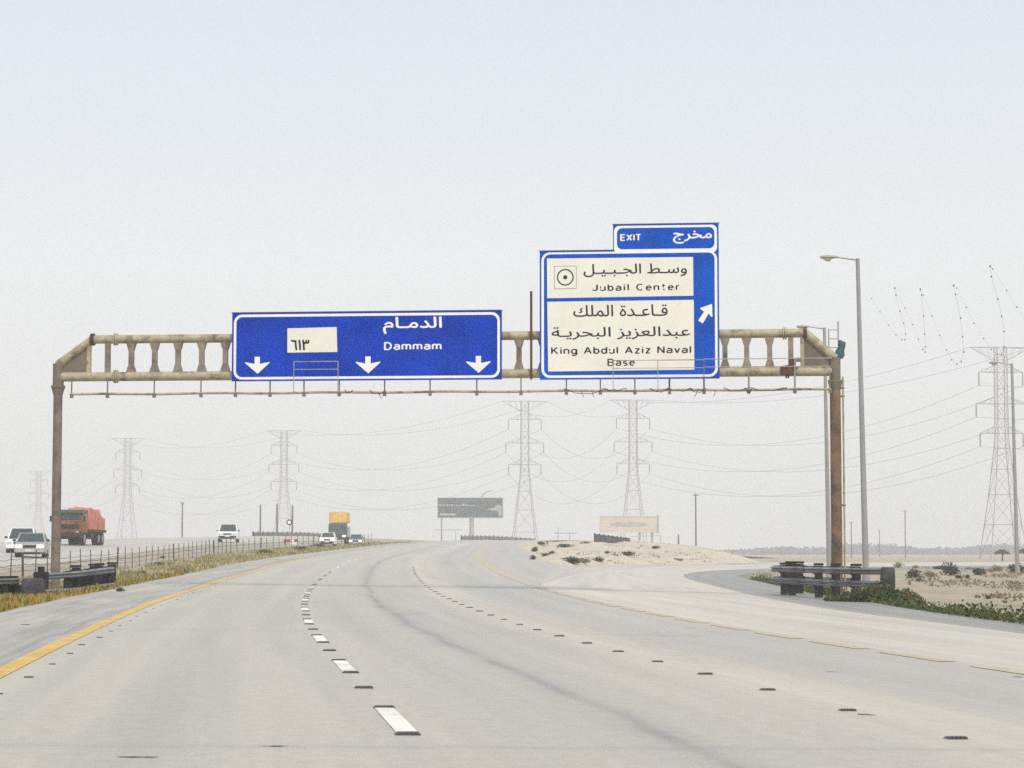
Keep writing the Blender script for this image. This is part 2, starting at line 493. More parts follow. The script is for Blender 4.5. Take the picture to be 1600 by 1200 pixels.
# exit ramp: right edge from the yellow line, left edge on the carriageway and then turning away
RZ = -.16
Rfar = [atz(x, y, RZ) for x, y in ((1597,989),(1506,977),(1412,966),(1319,955),(1240,942),(1178,930),(1130,919),(1090,909),(1070,902.5),(1066,899),(1082,895),(1125,891.5),(1200,888.5),(1320,886),(1480,884.5),(1650,883.5))]
d0 = (Rfar[0]-Rfar[2]).normalized()
Rline = [Rfar[0] + d0*36, Rfar[0] + d0*18] + Rfar
def smooth_pts(P, n=3):
    P = [p.copy() for p in P]
    for _ in range(n):
        Q = [p.copy() for p in P]
        for i in range(1, len(P)-1): Q[i] = (P[i-1] + P[i]*2 + P[i+1])/4
        P = Q
    return P
Rline = smooth_pts(resample(Rline, 120), 6)
Lnear = [RP(s, RIGHT) for s in range(0, 79, 3)] + [RP(80, RIGHT)]
Lfar_px = [(866,905,.12),(886,900,.115),(912,896,.10),(937,892,.085),(972,887.5,.06),(1050,884.5,.02),(1150,881.5,-.04),(1300,879.5,-.09),(1480,878.5,-.14),(1650,878,-.16)]
Lfar = [RP(80, RIGHT)] + [atz(*q) for q in Lfar_px]
Lfar = smooth_pts(resample(Lfar, 40), 3)
ysplit = Lnear[-1].y
def at_y(P, y):
    for a, b in zip(P, P[1:]):
        if a.y <= y <= b.y and b.y > a.y: return a.lerp(b, (y-a.y)/(b.y-a.y))
    return P[0] if y < P[0].y else P[-1]
Rnear = [at_y(Rline, p.y) for p in Lnear]
ir = next(i for i, p in enumerate(Rline) if p.y >= ysplit)
Rf = resample([Rnear[-1]] + Rline[ir:], 40)
EL, ER = Lnear + Lfar[1:], Rnear + Rf[1:]
rows, uvs, acc = [], [], 0
for i, (a, b) in enumerate(zip(EL, ER)):
    if i: acc += ((a+b)/2 - (EL[i-1]+ER[i-1])/2).length
    w = (b-a).length
    rows.append([a.lerp(b, k/8) for k in range(9)]); uvs.append([(8 + w*k/8, acc) for k in range(9)])
exit_ramp = structure(terr(loft(rows, uvs)).build('exit_ramp', M['ramp'], smooth=40), 'pale exit ramp splitting off to the right', 'road')

# grey shoulder right of the ramp, down to the sand
Sedge = [atz(x, y, RZ) for x, y in ((1597,973),(1506,962),(1412,948.5),(1350,938),(1275,927.5),(1206,912),(1160,902),(1150,898.5),(1170,895.5),(1215,892),(1320,889),(1480,887.3),(1650,886))]
d1 = (Sedge[0]-Sedge[2]).normalized()
Sedge = smooth_pts(resample([Sedge[0] + d1*40, Sedge[0] + d1*20] + Sedge, 120), 5)
n = 70
A_, B_ = resample(Rline, n), resample(Sedge, n)
rows = [[a.lerp(b, k/4) + Vector((0,0,-.012 - .015*k/4)) for k in range(5)] for a, b in zip(A_, B_)]
uvs = [[(k, i*2.5) for k in range(5)] for i in range(n)]
ramp_shoulder = structure(terr(loft(rows, uvs)).build('ramp_shoulder', M['shoulder'], smooth=40), 'dark grey asphalt shoulder of the exit ramp', 'road shoulder')
# weedy verge falling from that shoulder to the sand
rows = []
for i, b in enumerate(B_):
    t = (B_[min(i+1, n-1)] - B_[max(i-1, 0)]); t.z = 0; t.normalize(); nrm = Vector((t.y, -t.x, 0))
    rows.append([b + nrm*(k*.55) + Vector((0, 0, -.03 - .06*k + .05*vnoise(i*.7, k*1.3, 5)*(k > 0))) for k in range(5)])
verge = structure(terr(loft(rows)).build('verge', M['verge'], smooth=60), 'weedy earth verge beside the ramp shoulder', 'verge')

# sand mound between highway and ramp, and the paved gore in front of it
def shoulder_edge(s): return RP(s, RIGHT + 3.4*min(1, (s - SH0)/40 + .02))
MBt = [shoulder_edge(133)] + [atz(*q) for q in ((870,883,.42),(920,883.2,.34),(1000,882.2,.24),(1080,881,.14),(1150,880,.06),(1190,878.6,-.02))]
gA = [shoulder_edge(s) for s in range(80, 133, 4)] + [shoulder_edge(133)] + MBt[1:]
gB = Lfar[:34]; gA = resample(gA, 34)
rows = [[a.lerp(b, k/5) for k in range(6)] + [b + (b-a).normalized()*1.2 + Vector((0,0,-.06))] for a, b in zip(gA, gB)]
uvs = [[(9 + k*1.2, i*3) for k in range(7)] for i in range(34)]
gore = structure(terr(loft(rows, uvs)).build('gore_pavement', M['opp'], smooth=40), 'pale paved gore between highway and exit ramp', 'pavement')
nP = 46
Pm = resample(MBt, nP); Qm = resample([shoulder_edge(133 + 5*i) for i in range(42)], nP)
rows = []
for i, (a, b) in enumerate(zip(Pm, Qm)):
    row = []; t = i/(nP-1)
    for k in range(15):
        q = k/14; p = a.lerp(b, q); p.x += (1-q)*0
        hump = math.sin(math.pi*min(1, q**.75))*(.20 + 1.25*t)*min(1, i/4)
        p.z += hump + (.34*(vnoise(p.x*.35, p.y*.15, 9)-.5) + .22*(vnoise(p.x*1.1, p.y*.5, 10)-.5))*min(1, i/4)*(0 < k < 14)
        row.append(p)
    rows.append(row)
last = rows[-1]
for kk, (dy, f) in enumerate(((25, .55), (60, .12), (90, -.05))):
    rows.append([Vector((p.x + .06*dy, p.y + dy, p.z*f - (.25 if kk == 2 else 0))) for p in last])
mound = structure(terr(loft(rows)).build('sand_mound', M['mound'], smooth=60), 'low sand mound with scattered shrubs inside the gore', 'mound')

# opposite carriageway and the median
OY = [-5, 60, 105, 125, 150, 175, 205, 250, 300, 360, 420, 520, 640]
OX = [-18.4, -21, -23.3, -24.4, -25.2, -26.6, -28, -27.8, -26.6, -24.6, -22, -12, 8]
OZ = [.0, .05, .39, .66, .97, 1.35, 1.75, 2.2, 2.65, 3.25, 3.62, 2.3, -.6]
FY = [-5, 60, 100, 128, 160, 190, 230, 280, 350, 430, 640]
FX = [-14.5, -18.6, -21.4, -22.1, -23.4, -24.6, -24.9, -23.2, -20.6, -17.5, 6]
FZ = [-.2, -.15, .0, .2, .62, 1.02, 1.48, 2.0, 2.8, 3.5, -.6]
ys = [-5 + 5*i for i in range(126)]
def sm(y, a, b): return sum(interp(y + d, a, b) for d in (-12, -6, 0, 6, 12))/5
edge = []
for s in range(-8, 638): edge.append(RP(s, LEFT))
rows, uvs = [], []
for y in ys:
    x, z = sm(y, OY, OX), sm(y, OY, OZ)
    rows.append([(x - 14*k/8, y, z + .5*k/8) for k in range(9)]); uvs.append([(14*k/8, y) for k in range(9)])
opp = structure(terr(loft(rows, uvs)).build('opposite_carriageway', M['opp'], smooth=40), 'raised pale carriageway with oncoming traffic behind the fence', 'road')
rows = [[(sm(y, OY, OX) - 14 - d, y, max(-.5, (sm(y, OY, OZ) + .5)*f - .45*(1-f))) for d, f in ((0, 1), (.8, .97), (5, .35), (9, 0), (12, -.1))] for y in ys]
bank = structure(terr(loft(rows)).build('embankment', M['ground'], smooth=60), 'sandy bank beyond the opposite carriageway', 'embankment')
rows = []
for y in ys:
    e = at_y(edge, y); a = Vector((sm(y, FY, FX), y, sm(y, FY, FZ))); o = Vector((sm(y, OY, OX), y, sm(y, OY, OZ)))
    row = []
    for k in range(9):
        p = e.lerp(a, k/8); p.y = y
        p.z += (.10*(vnoise(p.x*.8, y*.3, 21)-.5) - .18*math.sin(math.pi*k/8))*(0 < k) ; p.z -= .012
        row.append(p)
    for k in range(1, 6):
        p = a.lerp(o, k/5); p.z += .08*(vnoise(p.x*.8, y*.3, 22)-.5)*(k < 5) - .012; row.append(p)
    rows.append(row)
median = structure(terr(loft(rows)).build('median', M['median'], smooth=60), 'grassy sand median between the two carriageways', 'median')

# ray casting against the terrain, to seat things on it
tv, tf = [], []
for m in TERR:
    k = len(tv); tv += m.v; tf += [tuple(k+i for i in f) for f in m.f]
BVH = BVHTree.FromPolygons(tv, tf)
def drop(px, py):
    h = BVH.ray_cast(Vector((0,0,CAMZ)), ray(px, py)); return h[0]
def zat(x, y):
    h = BVH.ray_cast(Vector((x, y, 60)), Vector((0,0,-1))); return h[0].z if h[0] else -.4

# ------------------------------------------------------------------ painted lines and studs (parts of the roads)
def line_strip(name, mat, o0, o1, s0, s1, parent=highway, step=2.0, dz=.006):
    rows = []; s = s0
    while s < s1: rows.append([RP(s, o0, dz), RP(s, o1, dz)]); s += step
    rows.append([RP(s1, o0, dz), RP(s1, o1, dz)])
    return loft(rows).build(name, mat, parent)
line_strip('yellow_edge_line', M['yellow'], -W0-.10, -W0+.11, -6, 160)
line_strip('worn_yellow_edge_line', M['yellow_worn'], -W0-.10, -W0+.11, 160, 420)
PER = 2.69
for k in range(-3, 23):
    s = 15.6 + 3*PER*k
    line_strip('lane_dash', M['white_paint'], -.075, .075, s, s + PER, step=.7)
for k in range(0, 26):                                   # worn yellow dashes along the exit split
    s = 8 + 3.9*k
    if s < 78: line_strip('split_dash', M['yellow_worn'], W2-.12, W2+.12, s, s + 2.7, step=.9)
line_strip('worn_yellow_edge_line', M['yellow_worn'], W2-.12, W2+.12, 80, 330)
m = loft([[a + Vector((0,0,.006)) + (b-a).normalized()*-.11, a + Vector((0,0,.006)) + (b-a).normalized()*.10] for a, b in zip(A_, B_)])
m.build('ramp_edge_line', M['yellow_worn'], exit_ramp)

def stud_mesh():
    b = MB()
    b.prism([(-.085,-.05,0), (.085,-.05,0), (.07,-.035,.020), (-.07,-.035,.020)], (0, .0001, 0))
    b.v = []; b.f = []
    b.v = [Vector(p) for p in ((-.088,-.055,0),(.088,-.055,0),(.088,.055,0),(-.088,.055,0),(-.068,-.03,.018),(.068,-.03,.018),(.068,.03,.018),(-.068,.03,.018))]
    b.f = [(4,5,6,7),(0,1,5,4),(1,2,6,5),(2,3,7,6),(3,0,4,7)]
    for i in range(5):
        x = -.064 + .032*i
        b.box((x, -.05, .010), (.020, .02, .017))
    me = b.build('road_stud', M['stud']); d = me.data; bpy.data.objects.remove(me); return d
STUD = stud_mesh()
def stud(s, off, k=1.0):
    o = bpy.data.objects.new('road_stud', STUD); col.objects.link(o); o.parent = highway
    o.location = RP(s, off, .002); o.rotation_euler = (0, 0, -RH(s)); o.scale = (k, k, k)
for k in range(-1, 34): stud(15.5 + PER*k, random.uniform(-.012, .012))
for k in range(0, 36): stud(15.4 + 2.83*k, W1 - .02 + random.uniform(-.015, .015), random.uniform(.72, .95))
for k in range(0, 24): stud(19.6 + 2.6*k, -W0 + .34 + random.uniform(-.04, .04), random.uniform(.30, .55))
for px, py in ((480, 1001), (150, 1010)): pass
def scuff(px, py, w, d, tilt=0):
    c = drop(px, py); b = MB(); n = 9
    t, bt = [], []
    for i in range(n):
        x = (i/(n-1)-.5)*w; q = d*(.25 + .75*math.sin(math.pi*(i+.3)/(n-.4)))*random.uniform(.5, 1.2)
        t.append(c + Vector((x, q/2 + tilt*x, .005))); bt.append(c + Vector((x, -q/2 + tilt*x, .005)))
    loft([bt, t]).build('scuff_mark', M['scuff'], highway)
scuff(430, 1166.5, .17, .05); scuff(215, 1183.5, .24, .06); scuff(1355, 1117, .14, .10, -.7); scuff(911, 1077, .02, .03)
scuff(1590, 1058, .12, .10); scuff(1300, 1050, .16, .06); scuff(40, 976, .16, .3)

# ------------------------------------------------------------------ sign gantry
GP0, GP1 = Vector((-14.22, 72.0, 0)), Vector((9.80, 69.7, 0))
GU = (GP1 - GP0).normalized(); GN = Vector((GU.y, -GU.x, 0))
if GN.y > 0: GN = -GN
GW = (GP1 - GP0).length
def gp(px, py, n=0.0):
    """photo pixel -> (u, z) on the gantry plane moved n metres toward the camera"""
    o = GP0 + GN*n; d = ray(px, py); c = Vector((0,0,CAMZ))
    t = (o - c).dot(GN)/d.dot(GN); p = c + d*t
    return (p - o).dot(GU), p.z
def G(u, z, n=0.0): return GP0 + GU*u + GN*n + Vector((0,0,z))
ZL, ZT = 6.66, 7.83                              # lower and upper chord axes
RL, RT = .145, .135
gantry = empty('sign_gantry', GP0 + Vector((0,0,zat(GP0.x, GP0.y))), 'cream steel tube gantry spanning the highway and carrying both blue signs', 'gantry')
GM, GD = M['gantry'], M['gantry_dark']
def U(px, py=592, n=0): return gp(px, py, n)[0]
uA, uB = U(145, 532), U(1258, 523)
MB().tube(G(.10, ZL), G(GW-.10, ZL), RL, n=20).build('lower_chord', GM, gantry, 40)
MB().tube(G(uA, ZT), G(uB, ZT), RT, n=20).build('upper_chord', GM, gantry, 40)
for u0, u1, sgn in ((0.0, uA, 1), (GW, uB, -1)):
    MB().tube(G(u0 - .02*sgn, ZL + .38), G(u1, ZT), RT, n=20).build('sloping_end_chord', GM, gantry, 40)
    MB().tube(G(u0, ZL - .30), G(u0, ZL + .42), .17, n=20).build('corner_stub', GD, gantry, 40)
    ug = u0 + .98*sgn
    zz = ZL + .38 + (ZT - ZL - .38)*(.98/abs(u1-u0))
    MB().prism([G(u0 + .1*sgn, ZL+.1, -.015), G(ug, ZL+.1, -.015), G(ug, zz-.08, -.015), G(u0 + .1*sgn, ZL+.38, -.015)], GN*.03).build('gusset_plate', GD, gantry)
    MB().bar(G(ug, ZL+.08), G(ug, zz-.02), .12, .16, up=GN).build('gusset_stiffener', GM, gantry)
    for z in (zat(*G(u0, 0)[:2]),):
        post = M['gantry_grey'] if sgn > 0 else M['gantry_post']
        r = .14 if sgn > 0 else .165
        MB().tube(G(u0, z-.3), G(u0, ZL-.58), r*1.04, r, n=24).build('post', post, gantry, 40)
        MB().tube(G(u0, ZL-.58), G(u0, ZL-.34), r, .21, n=24).tube(G(u0, ZL-.34), G(u0, ZL-.27), .22, n=24).build('post_head', GD, gantry, 40)
        MB().box(G(u0, z+.02), (.6, .6, .06)).build('base_plate', M['rust'], gantry)
for px, z, r in ((145, ZT, RT), (181, ZT, RT), (181, ZL, RL), (1226, ZT, RT), (1258, ZT, RT), (1230, ZL, RL)):
    u = U(px, 530 if z == ZT else 590)
    mm = M['rust'] if px in (145, 1258, 1230) else GM
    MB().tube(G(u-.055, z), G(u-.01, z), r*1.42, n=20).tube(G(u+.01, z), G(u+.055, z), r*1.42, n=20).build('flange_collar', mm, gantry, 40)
for px in (168, 1236):
    u = U(px); MB().bar(G(u, ZL+.05), G(u, ZT-.05), .155, .155, up=GN).build('plain_upright', M['gantry_up'], gantry)
ups = [205 + 36.6*i for i in range(17)] + [811] + [847 + 36*i for i in range(10)]
pxs = sorted(set([205, 241.5, 278, 315, 352, 390, 428, 466, 504, 543, 582, 621, 660, 698, 736, 773, 811, 848, 886, 924, 960, 996, 1031, 1066, 1100, 1133, 1167, 1203]))
for px in pxs:
    u = U(px)
    if px in (886, 924) : pass
    w, W, hz = .078, .155, .22
    prof = [(-W, ZL+.10), (-W*.97, ZL+.14), (-w*1.25, ZL+.10+hz), (-w, ZL+.36), (-w, ZT-.35), (-w*1.25, ZT-.10-hz), (-W*.97, ZT-.13), (-W, ZT-.09)]
    poly = prof + [(-a, b) for a, b in reversed(prof)]
    MB().prism([G(u+a, b, -.075) for a, b in poly], GN*.15).build('haunched_upright', M['gantry_up'], gantry)
# lighting walkway pipe hung below, with hangers and railings
NW = .16; NR = .75
uw0, uw1 = U(110, 617, NW), U(1299, 606, NW)
ZW = 6.10
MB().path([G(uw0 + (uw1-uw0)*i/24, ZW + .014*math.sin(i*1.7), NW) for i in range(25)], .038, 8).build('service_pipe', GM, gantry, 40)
HP = [112, 168, 241, 314, 368, 422, 475, 530, 601, 672, 745, 814, 885, 938, 992, 1046, 1100, 1170, 1242, 1297]
for i, px in enumerate(HP):
    u = U(px, 606, NW); hv = px > 1000
    t = .036 if not hv else .055
    b = MB().bar(G(u, ZL - .06, NW), G(u, ZW - .11, NW), t, t, up=GN)
    b.build('walkway_hanger', M['gantry_dark'] if not hv else GD, gantry)
    MB().box(G(u, ZW - .05, NW), (.10, .09, .13)).build('hanger_clamp', GD, gantry)
def railing(px0, px1, zt, posts):
    u0, u1 = U(px0, 590, NR), U(px1, 590, NR)
    b = MB().tube(G(u0, zt, NR), G(u1, zt, NR), .014, n=6).tube(G(u0, zt-.24, NR), G(u1, zt-.24, NR), .011, n=6)
    for p in posts: u = U(p, 590, NR); b.tube(G(u, ZW, NR), G(u, zt, NR), .014, n=6).tube(G(u, ZW, NR), G(u, ZW, NW), .018, n=6)
    b.build('walkway_railing', M['galv'], gantry, 40)
railing(459, 528, 7.02, (459, 528))
railing(958, 1100, 6.98, (958, 1028, 1100))
railing(1100, 1300, 7.0, (1100, 1170, 1242))
u = U(830, 500, .2)
MB().bar(G(u, gp(830, 593, .2)[1], .2), G(u, gp(830, 455, .2)[1], .2), .07, .07, up=GN).build('spare_sign_post', M['rust'], gantry)
for px, sag, w in ((590, .13, 26), (545, .06, 14), (915, .16, 70), (960, .05, 40), (1030, .12, 30), (1062, .10, 40), (1090, .14, 26), (1150, .10, 40), (1170, .14, 12), (1200, .10, 60)):
    u0, u1 = U(px - w/2, 606, NW+.05), U(px + w/2, 606, NW+.05)
    MB().path([G(u0 + (u1-u0)*k/8, ZW + .07 - sag*math.sin(math.pi*k/8)*(1 if random.random() < 2 else 0) + .02*math.sin(k*2.1), NW+.05) for k in range(9)], .011, 5).build('loose_cable', M['cable'], gantry)
for px, dx in ((592, 5), (1118, -3), (908, 5), (1090, -5), (925, 4)):
    u = U(px, 612, NW); MB().path([G(u, ZW, NW+.04), G(u + dx*.006, ZW-.1, NW+.04), G(u + dx*.018, ZW-.2, NW+.04)], .009, 5).build('cable_tail', M['cable'], gantry)
# rusted clamp and floodlight arm at the right
u = U(1240, 580); MB().box(G(u-.05, ZL+.22, .2), (.2, .25, .34)).box(G(u-.22, ZL+.02, .2), (.34, .3, .26)).build('rusted_clamp', M['rust'], gantry)
MB().box(G(u+.12, ZL+.34, .24), (.2, .16, .12)).build('floodlight', GD, gantry)
# ladder cage with a teal cloth at the right end, and a conduit up the post
ul = GW - .02
for du in (-.15, .14):
    MB().tube(G(ul+du, ZL+.75, -.2), G(ul+du, 7.98 if du < 0 else 8.2, -.2), .022, n=8).build('ladder_rail', M['galv'], gantry, 40)
for k in range(3): MB().tube(G(ul-.15, 7.4 + .27*k, -.2), G(ul+.14, 7.4 + .27*k, -.2), .014, n=6).build('ladder_rung', M['galv'], gantry, 40)
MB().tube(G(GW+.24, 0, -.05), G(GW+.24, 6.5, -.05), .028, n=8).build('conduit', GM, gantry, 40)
for z in (2.6, 5.9, 6.15): MB().box(G(GW+.2, z, -.05), (.16, .05, .05)).build('conduit_bracket', M['rust'], gantry)
b = MB(); c0 = G(GW+.17, 7.28, -.1); ring = []
for k, (z, w, d) in enumerate(((7.05, .10, .06), (7.15, .15, .09), (7.3, .14, .08), (7.42, .10, .09), (7.55, .13, .07), (7.62, .05, .03))):
    ring.append([G(GW + .16 + .8*w*math.cos(t*math.pi/4)*(1 + .25*math.sin(3*t+k)) + (.07 if k in (3,4) else 0), z, -.15 + d*math.sin(t*math.pi/4)) for t in range(9)])
cl = loft(ring).build('cloth', M['teal'], None, 60, loc=c0)
tag(cl, 'teal cloth snagged on the ladder at the right end of the gantry', 'cloth')

# ------------------------------------------------------------------ signs
AR = {'ا':(0xFE8D,0xFE8E,0,0),'ب':(0xFE8F,0xFE90,0xFE91,0xFE92),'ة':(0xFE93,0xFE94,0,0),'ج':(0xFE9D,0xFE9E,0xFE9F,0xFEA0),'ح':(0xFEA1,0xFEA2,0xFEA3,0xFEA4),'خ':(0xFEA5,0xFEA6,0xFEA7,0xFEA8),'د':(0xFEA9,0xFEAA,0,0),'ر':(0xFEAD,0xFEAE,0,0),'ز':(0xFEAF,0xFEB0,0,0),'س':(0xFEB1,0xFEB2,0xFEB3,0xFEB4),'ط':(0xFEC1,0xFEC2,0xFEC3,0xFEC4),'ع':(0xFEC9,0xFECA,0xFECB,0xFECC),'ق':(0xFED5,0xFED6,0xFED7,0xFED8),'ك':(0xFED9,0xFEDA,0xFEDB,0xFEDC),'ل':(0xFEDD,0xFEDE,0xFEDF,0xFEE0),'م':(0xFEE1,0xFEE2,0xFEE3,0xFEE4),'و':(0xFEED,0xFEEE,0,0),'ي':(0xFEF1,0xFEF2,0xFEF3,0xFEF4),'ـ':(0x640,)*4}
def shape_ar(t):
    out = []
    for i, c in enumerate(t):
        if c not in AR: out.append(c); continue
        pj = i > 0 and t[i-1] in AR and AR[t[i-1]][2] != 0
        nj = i < len(t)-1 and t[i+1] in AR and AR[c][2] != 0
        out.append(chr(AR[c][3 if pj and nj else 1 if pj else 2 if nj else 0]))
    return ''.join(reversed(out))
def text2d(body):
    d = bpy.data.curves.new('legend', 'FONT'); d.body = body; d.resolution_u = 4; d.fill_mode = 'NONE'
    o = bpy.data.objects.new('legend', d); col.objects.link(o); bpy.context.view_layer.update()
    me = bpy.data.meshes.new_from_object(o.evaluated_get(bpy.context.evaluated_depsgraph_get()))
    vs = [Vector((v.co.x, v.co.y)) for v in me.vertices]; es = [tuple(e.vertices) for e in me.edges]
    bpy.data.objects.remove(o); bpy.data.curves.remove(d); bpy.data.meshes.remove(me)
    # directed outline loops, filled by the non-zero winding rule
    nb = {}
    for i, j in es: nb.setdefault(i, []).append(j); nb.setdefault(j, []).append(i)
    seen, dirs = set(), []
    for i in sorted(nb):
        if i in seen: continue
        loop = [i]; seen.add(i); cur = i; nxt = i+1 if i+1 in nb[i] else nb[i][0]
        while nxt not in seen: loop.append(nxt); seen.add(nxt); c2 = [q for q in nb[nxt] if q != cur]; cur = nxt; nxt = c2[0] if c2 else i
        dirs += list(zip(loop, loop[1:] + [i]))
    ov, _, of, *_r = delaunay_2d_cdt(vs, es, [], 0, 1e-6)
    A = np.array([vs[i] for i, j in dirs]); B = np.array([vs[j] for i, j in dirs]); fs = []
    for f in of:
        c = sum((ov[i] for i in f), Vector((0, 0)))/len(f)
        up = (A[:,1] <= c.y) & (B[:,1] > c.y); dn = (A[:,1] > c.y) & (B[:,1] <= c.y)
        L = (B[:,0]-A[:,0])*(c.y-A[:,1]) - (c.x-A[:,0])*(B[:,1]-A[:,1])
        if int((up & (L > 0)).sum()) - int((dn & (L < 0)).sum()): fs.append(tuple(f))
    return [(v.x, v.y) for v in ov], fs
def arc(cx, cy, rx, ry, a0, a1, n=9):
    return [(cx + rx*math.cos(R(a0 + (a1-a0)*i/n)), cy + ry*math.sin(R(a0 + (a1-a0)*i/n))) for i in range(n+1)]
X_ = .70
ring_ = lambda cx: arc(cx, .35, .24, .35, 0, 360, 18)
GL = {  # stroke letters: (advance width, strokes)
 'D': (.66, [[(.0,0),(.0,1),(.28,1)] + arc(.28,.5,.34,.5,90,-90,12) + [(.0,0)]]),
 'B': (.62, [[(0,0),(0,1),(.32,1)] + arc(.32,.76,.24,.24,90,-90,8) + [(0,.52)], [(.32,.52)] + arc(.34,.26,.26,.26,90,-90,8) + [(0,0)]]),
 'J': (.50, [[(.46,1),(.46,.26)] + arc(.23,.26,.23,.26,0,-165,9)]),
 'C': (.66, [arc(.34,.5,.34,.5,48,312,16)]),
 'K': (.62, [[(0,0),(0,1)], [(.55,1),(.05,.40)], [(.2,.58),(.58,0)]]),
 'A': (.70, [[(0,0),(.34,1)], [(.34,1),(.68,0)], [(.13,.32),(.55,.32)]]),
 'N': (.64, [[(0,0),(0,1)], [(.0,1),(.60,0)], [(.60,0),(.60,1)]]),
 'E': (.54, [[(.5,1),(0,1),(0,0),(.5,0)], [(0,.52),(.44,.52)]]),
 'X': (.60, [[(0,0),(.58,1)], [(0,1),(.58,0)]]),
 'I': (.06, [[(.03,0),(.03,1)]]),
 'T': (.58, [[(0,1),(.58,1)], [(.29,1),(.29,0)]]),
 'a': (.50, [arc(.24,.62,.22,.10,160,20,4)[:0] + [(.03,.62)] + arc(.24,.50,.24,.20,110,0,6) + [(.48,0)], [(.48,.40),(.22,.40)] + arc(.2,.2,.2,.2,90,270,8) + [(.30,0),(.48,.14)]]),
 'm': (.82, [[(0,0),(0,.70)], [(0,.46)] + arc(.2,.48,.20,.22,180,0,8) + [(.40,0)], [(.40,.46)] + arc(.6,.48,.20,.22,180,0,8) + [(.80,0)]]),
 'n': (.48, [[(0,0),(0,.70)], [(0,.44)] + arc(.23,.46,.23,.24,180,0,8) + [(.46,0)]]),
 'u': (.48, [[(0,.70),(0,.24)] + arc(.23,.24,.23,.24,180,360,8) + [(.46,.70)], [(.46,.3),(.46,0)]]),
 'b': (.50, [[(0,0),(0,1)], ring_(.25)]),
 'd': (.50, [[(.49,0),(.49,1)], ring_(.24)]),
 'g': (.50, [ring_(.24), [(.49,.70),(.49,-.06)] + arc(.25,-.06,.24,.22,0,-150,8)]),
 'i': (.06, [[(.03,0),(.03,.70)], [(.03,.86),(.03,1.0)]]),
 'l': (.06, [[(.03,0),(.03,1)]]),
 'e': (.50, [[(.02,.37),(.48,.37)] + arc(.25,.35,.235,.35,8,318,15)]),
 't': (.34, [[(.14,.95),(.14,.14)] + arc(.28,.14,.14,.14,180,270,4), [(0,.70),(.32,.70)]]),
 'r': (.30, [[(0,0),(0,.70)], [(0,.42)] + arc(.22,.44,.22,.25,180,75,6)]),
 'z': (.44, [[(0,.70),(.44,.70)], [(.42,.70),(.02,0)], [(0,0),(.44,0)]]),
 'v': (.46, [[(0,.70),(.23,0)], [(.23,0),(.46,.70)]]),
 's': (.42, [arc(.21,.52,.19,.18,40,270,9) + arc(.21,.17,.20,.17,90,-140,9)]),
 ' ': (.22, []),
}
def strip2d(pts, t, vs, fs):
    n = len(pts); k = len(vs); closed = n > 3 and math.dist(pts[0], pts[-1]) < 1e-6
    for i in range(n):
        a = pts[i-1] if i else (pts[-2] if closed else None); b = pts[i+1] if i < n-1 else (pts[1] if closed else None); p = pts[i]
        def nrm(q, r):
            dx, dy = r[0]-q[0], r[1]-q[1]; L = math.hypot(dx, dy) or 1; return (-dy/L, dx/L)
        n1 = nrm(a, p) if a else nrm(p, b); n2 = nrm(p, b) if b else nrm(a, p)
        mx, my = n1[0]+n2[0], n1[1]+n2[1]; q = mx*mx + my*my
        sc_ = min(2/q, 1.35) if q > .3 else 1.0
        mx, my = mx*sc_*t/2, my*sc_*t/2
        vs += [(p[0]+mx, p[1]+my), (p[0]-mx, p[1]-my)]
    for i in range(n-1): fs.append((k+2*i, k+2*i+1, k+2*i+3, k+2*i+2))
def stroke_text(body, t=.13, track=.24):
    vs, fs, layer = [], [], []; x = 0
    for c in body:
        w, strokes = GL[c]
        for si, st in enumerate(strokes):
            k = len(vs); strip2d([(x + a, b) for a, b in st], t, vs, fs); layer += [si]*(len(vs)-k)
        x += w + track
    return vs, fs, layer
def place2d(b, vs, fs, box, n, layer=None, dz=.0008, keep=False):
    """fit a 2-D outline into photo box (x0,y0,x1,y1) on the plane n metres in front of the gantry"""
    x0, y0, x1, y1 = box
    u0, z0 = gp(x0, y1, n); u1, z1 = gp(x1, y0, n)
    xs = [v[0] for v in vs]; ys_ = [v[1] for v in vs]
    ax, ay = min(xs), min(ys_); sx = (u1-u0)/(max(xs)-ax); sy = (z1-z0)/(max(ys_)-ay)
    k = len(b.v)
    for i, (x, y) in enumerate(vs):
        b.v.append(G(u0 + (x-ax)*sx, z0 + (y-ay)*sy, n + (layer[i]*dz if layer else 0)))
    b.f += [tuple(k+i for i in f) for f in fs]
def latin(name, body, box, n, mat, parent, t=.13, track=.24):
    vs, fs, la = stroke_text(body, t, track); b = MB(); place2d(b, vs, fs, box, n, la); return b.build(name, mat, parent)
def arabic(name, body, box, n, mat, parent, bold=.007):
    vs, fs = text2d(body); b = MB(); x0, y0, x1, y1 = box; e = bold*(y1-y0)*2
    for i, (dx, dy) in enumerate(((0,0), (e,0), (-e,0), (0,e*.8), (0,-e*.8))):
        place2d(b, vs, fs, (x0+dx, y0+dy, x1+dx, y1+dy), n + .0006*i)
    return b.build(name, mat, parent)
def rect_pts(u0, z0, u1, z1, r=0, k=7):
    if r <= 0: return [(u0,z0),(u1,z0),(u1,z1),(u0,z1)]
    P = []
    for cx, cy, a in ((u1-r, z0+r, -90), (u1-r, z1-r, 0), (u0+r, z1-r, 90), (u0+r, z0+r, 180)):
        P += arc(cx, cy, r, r, a, a+90, k)
    return P
def plate(name, pts, n0, n1, mat, parent):
    return MB().prism([G(u, z, n0) for u, z in pts], GN*(n1-n0)).build(name, mat, parent)
def poly_plate(name, px, n, mat, parent, th=.002):
    return plate(name, [gp(x, y, n) for x, y in px], n, n+th, mat, parent)
SN = .36
def mkrect(x0, y0, x1, y1, n=SN):
    a = gp(x0, y1, n); b = gp(x1, y0, n); return a[0], a[1], b[0], b[1]
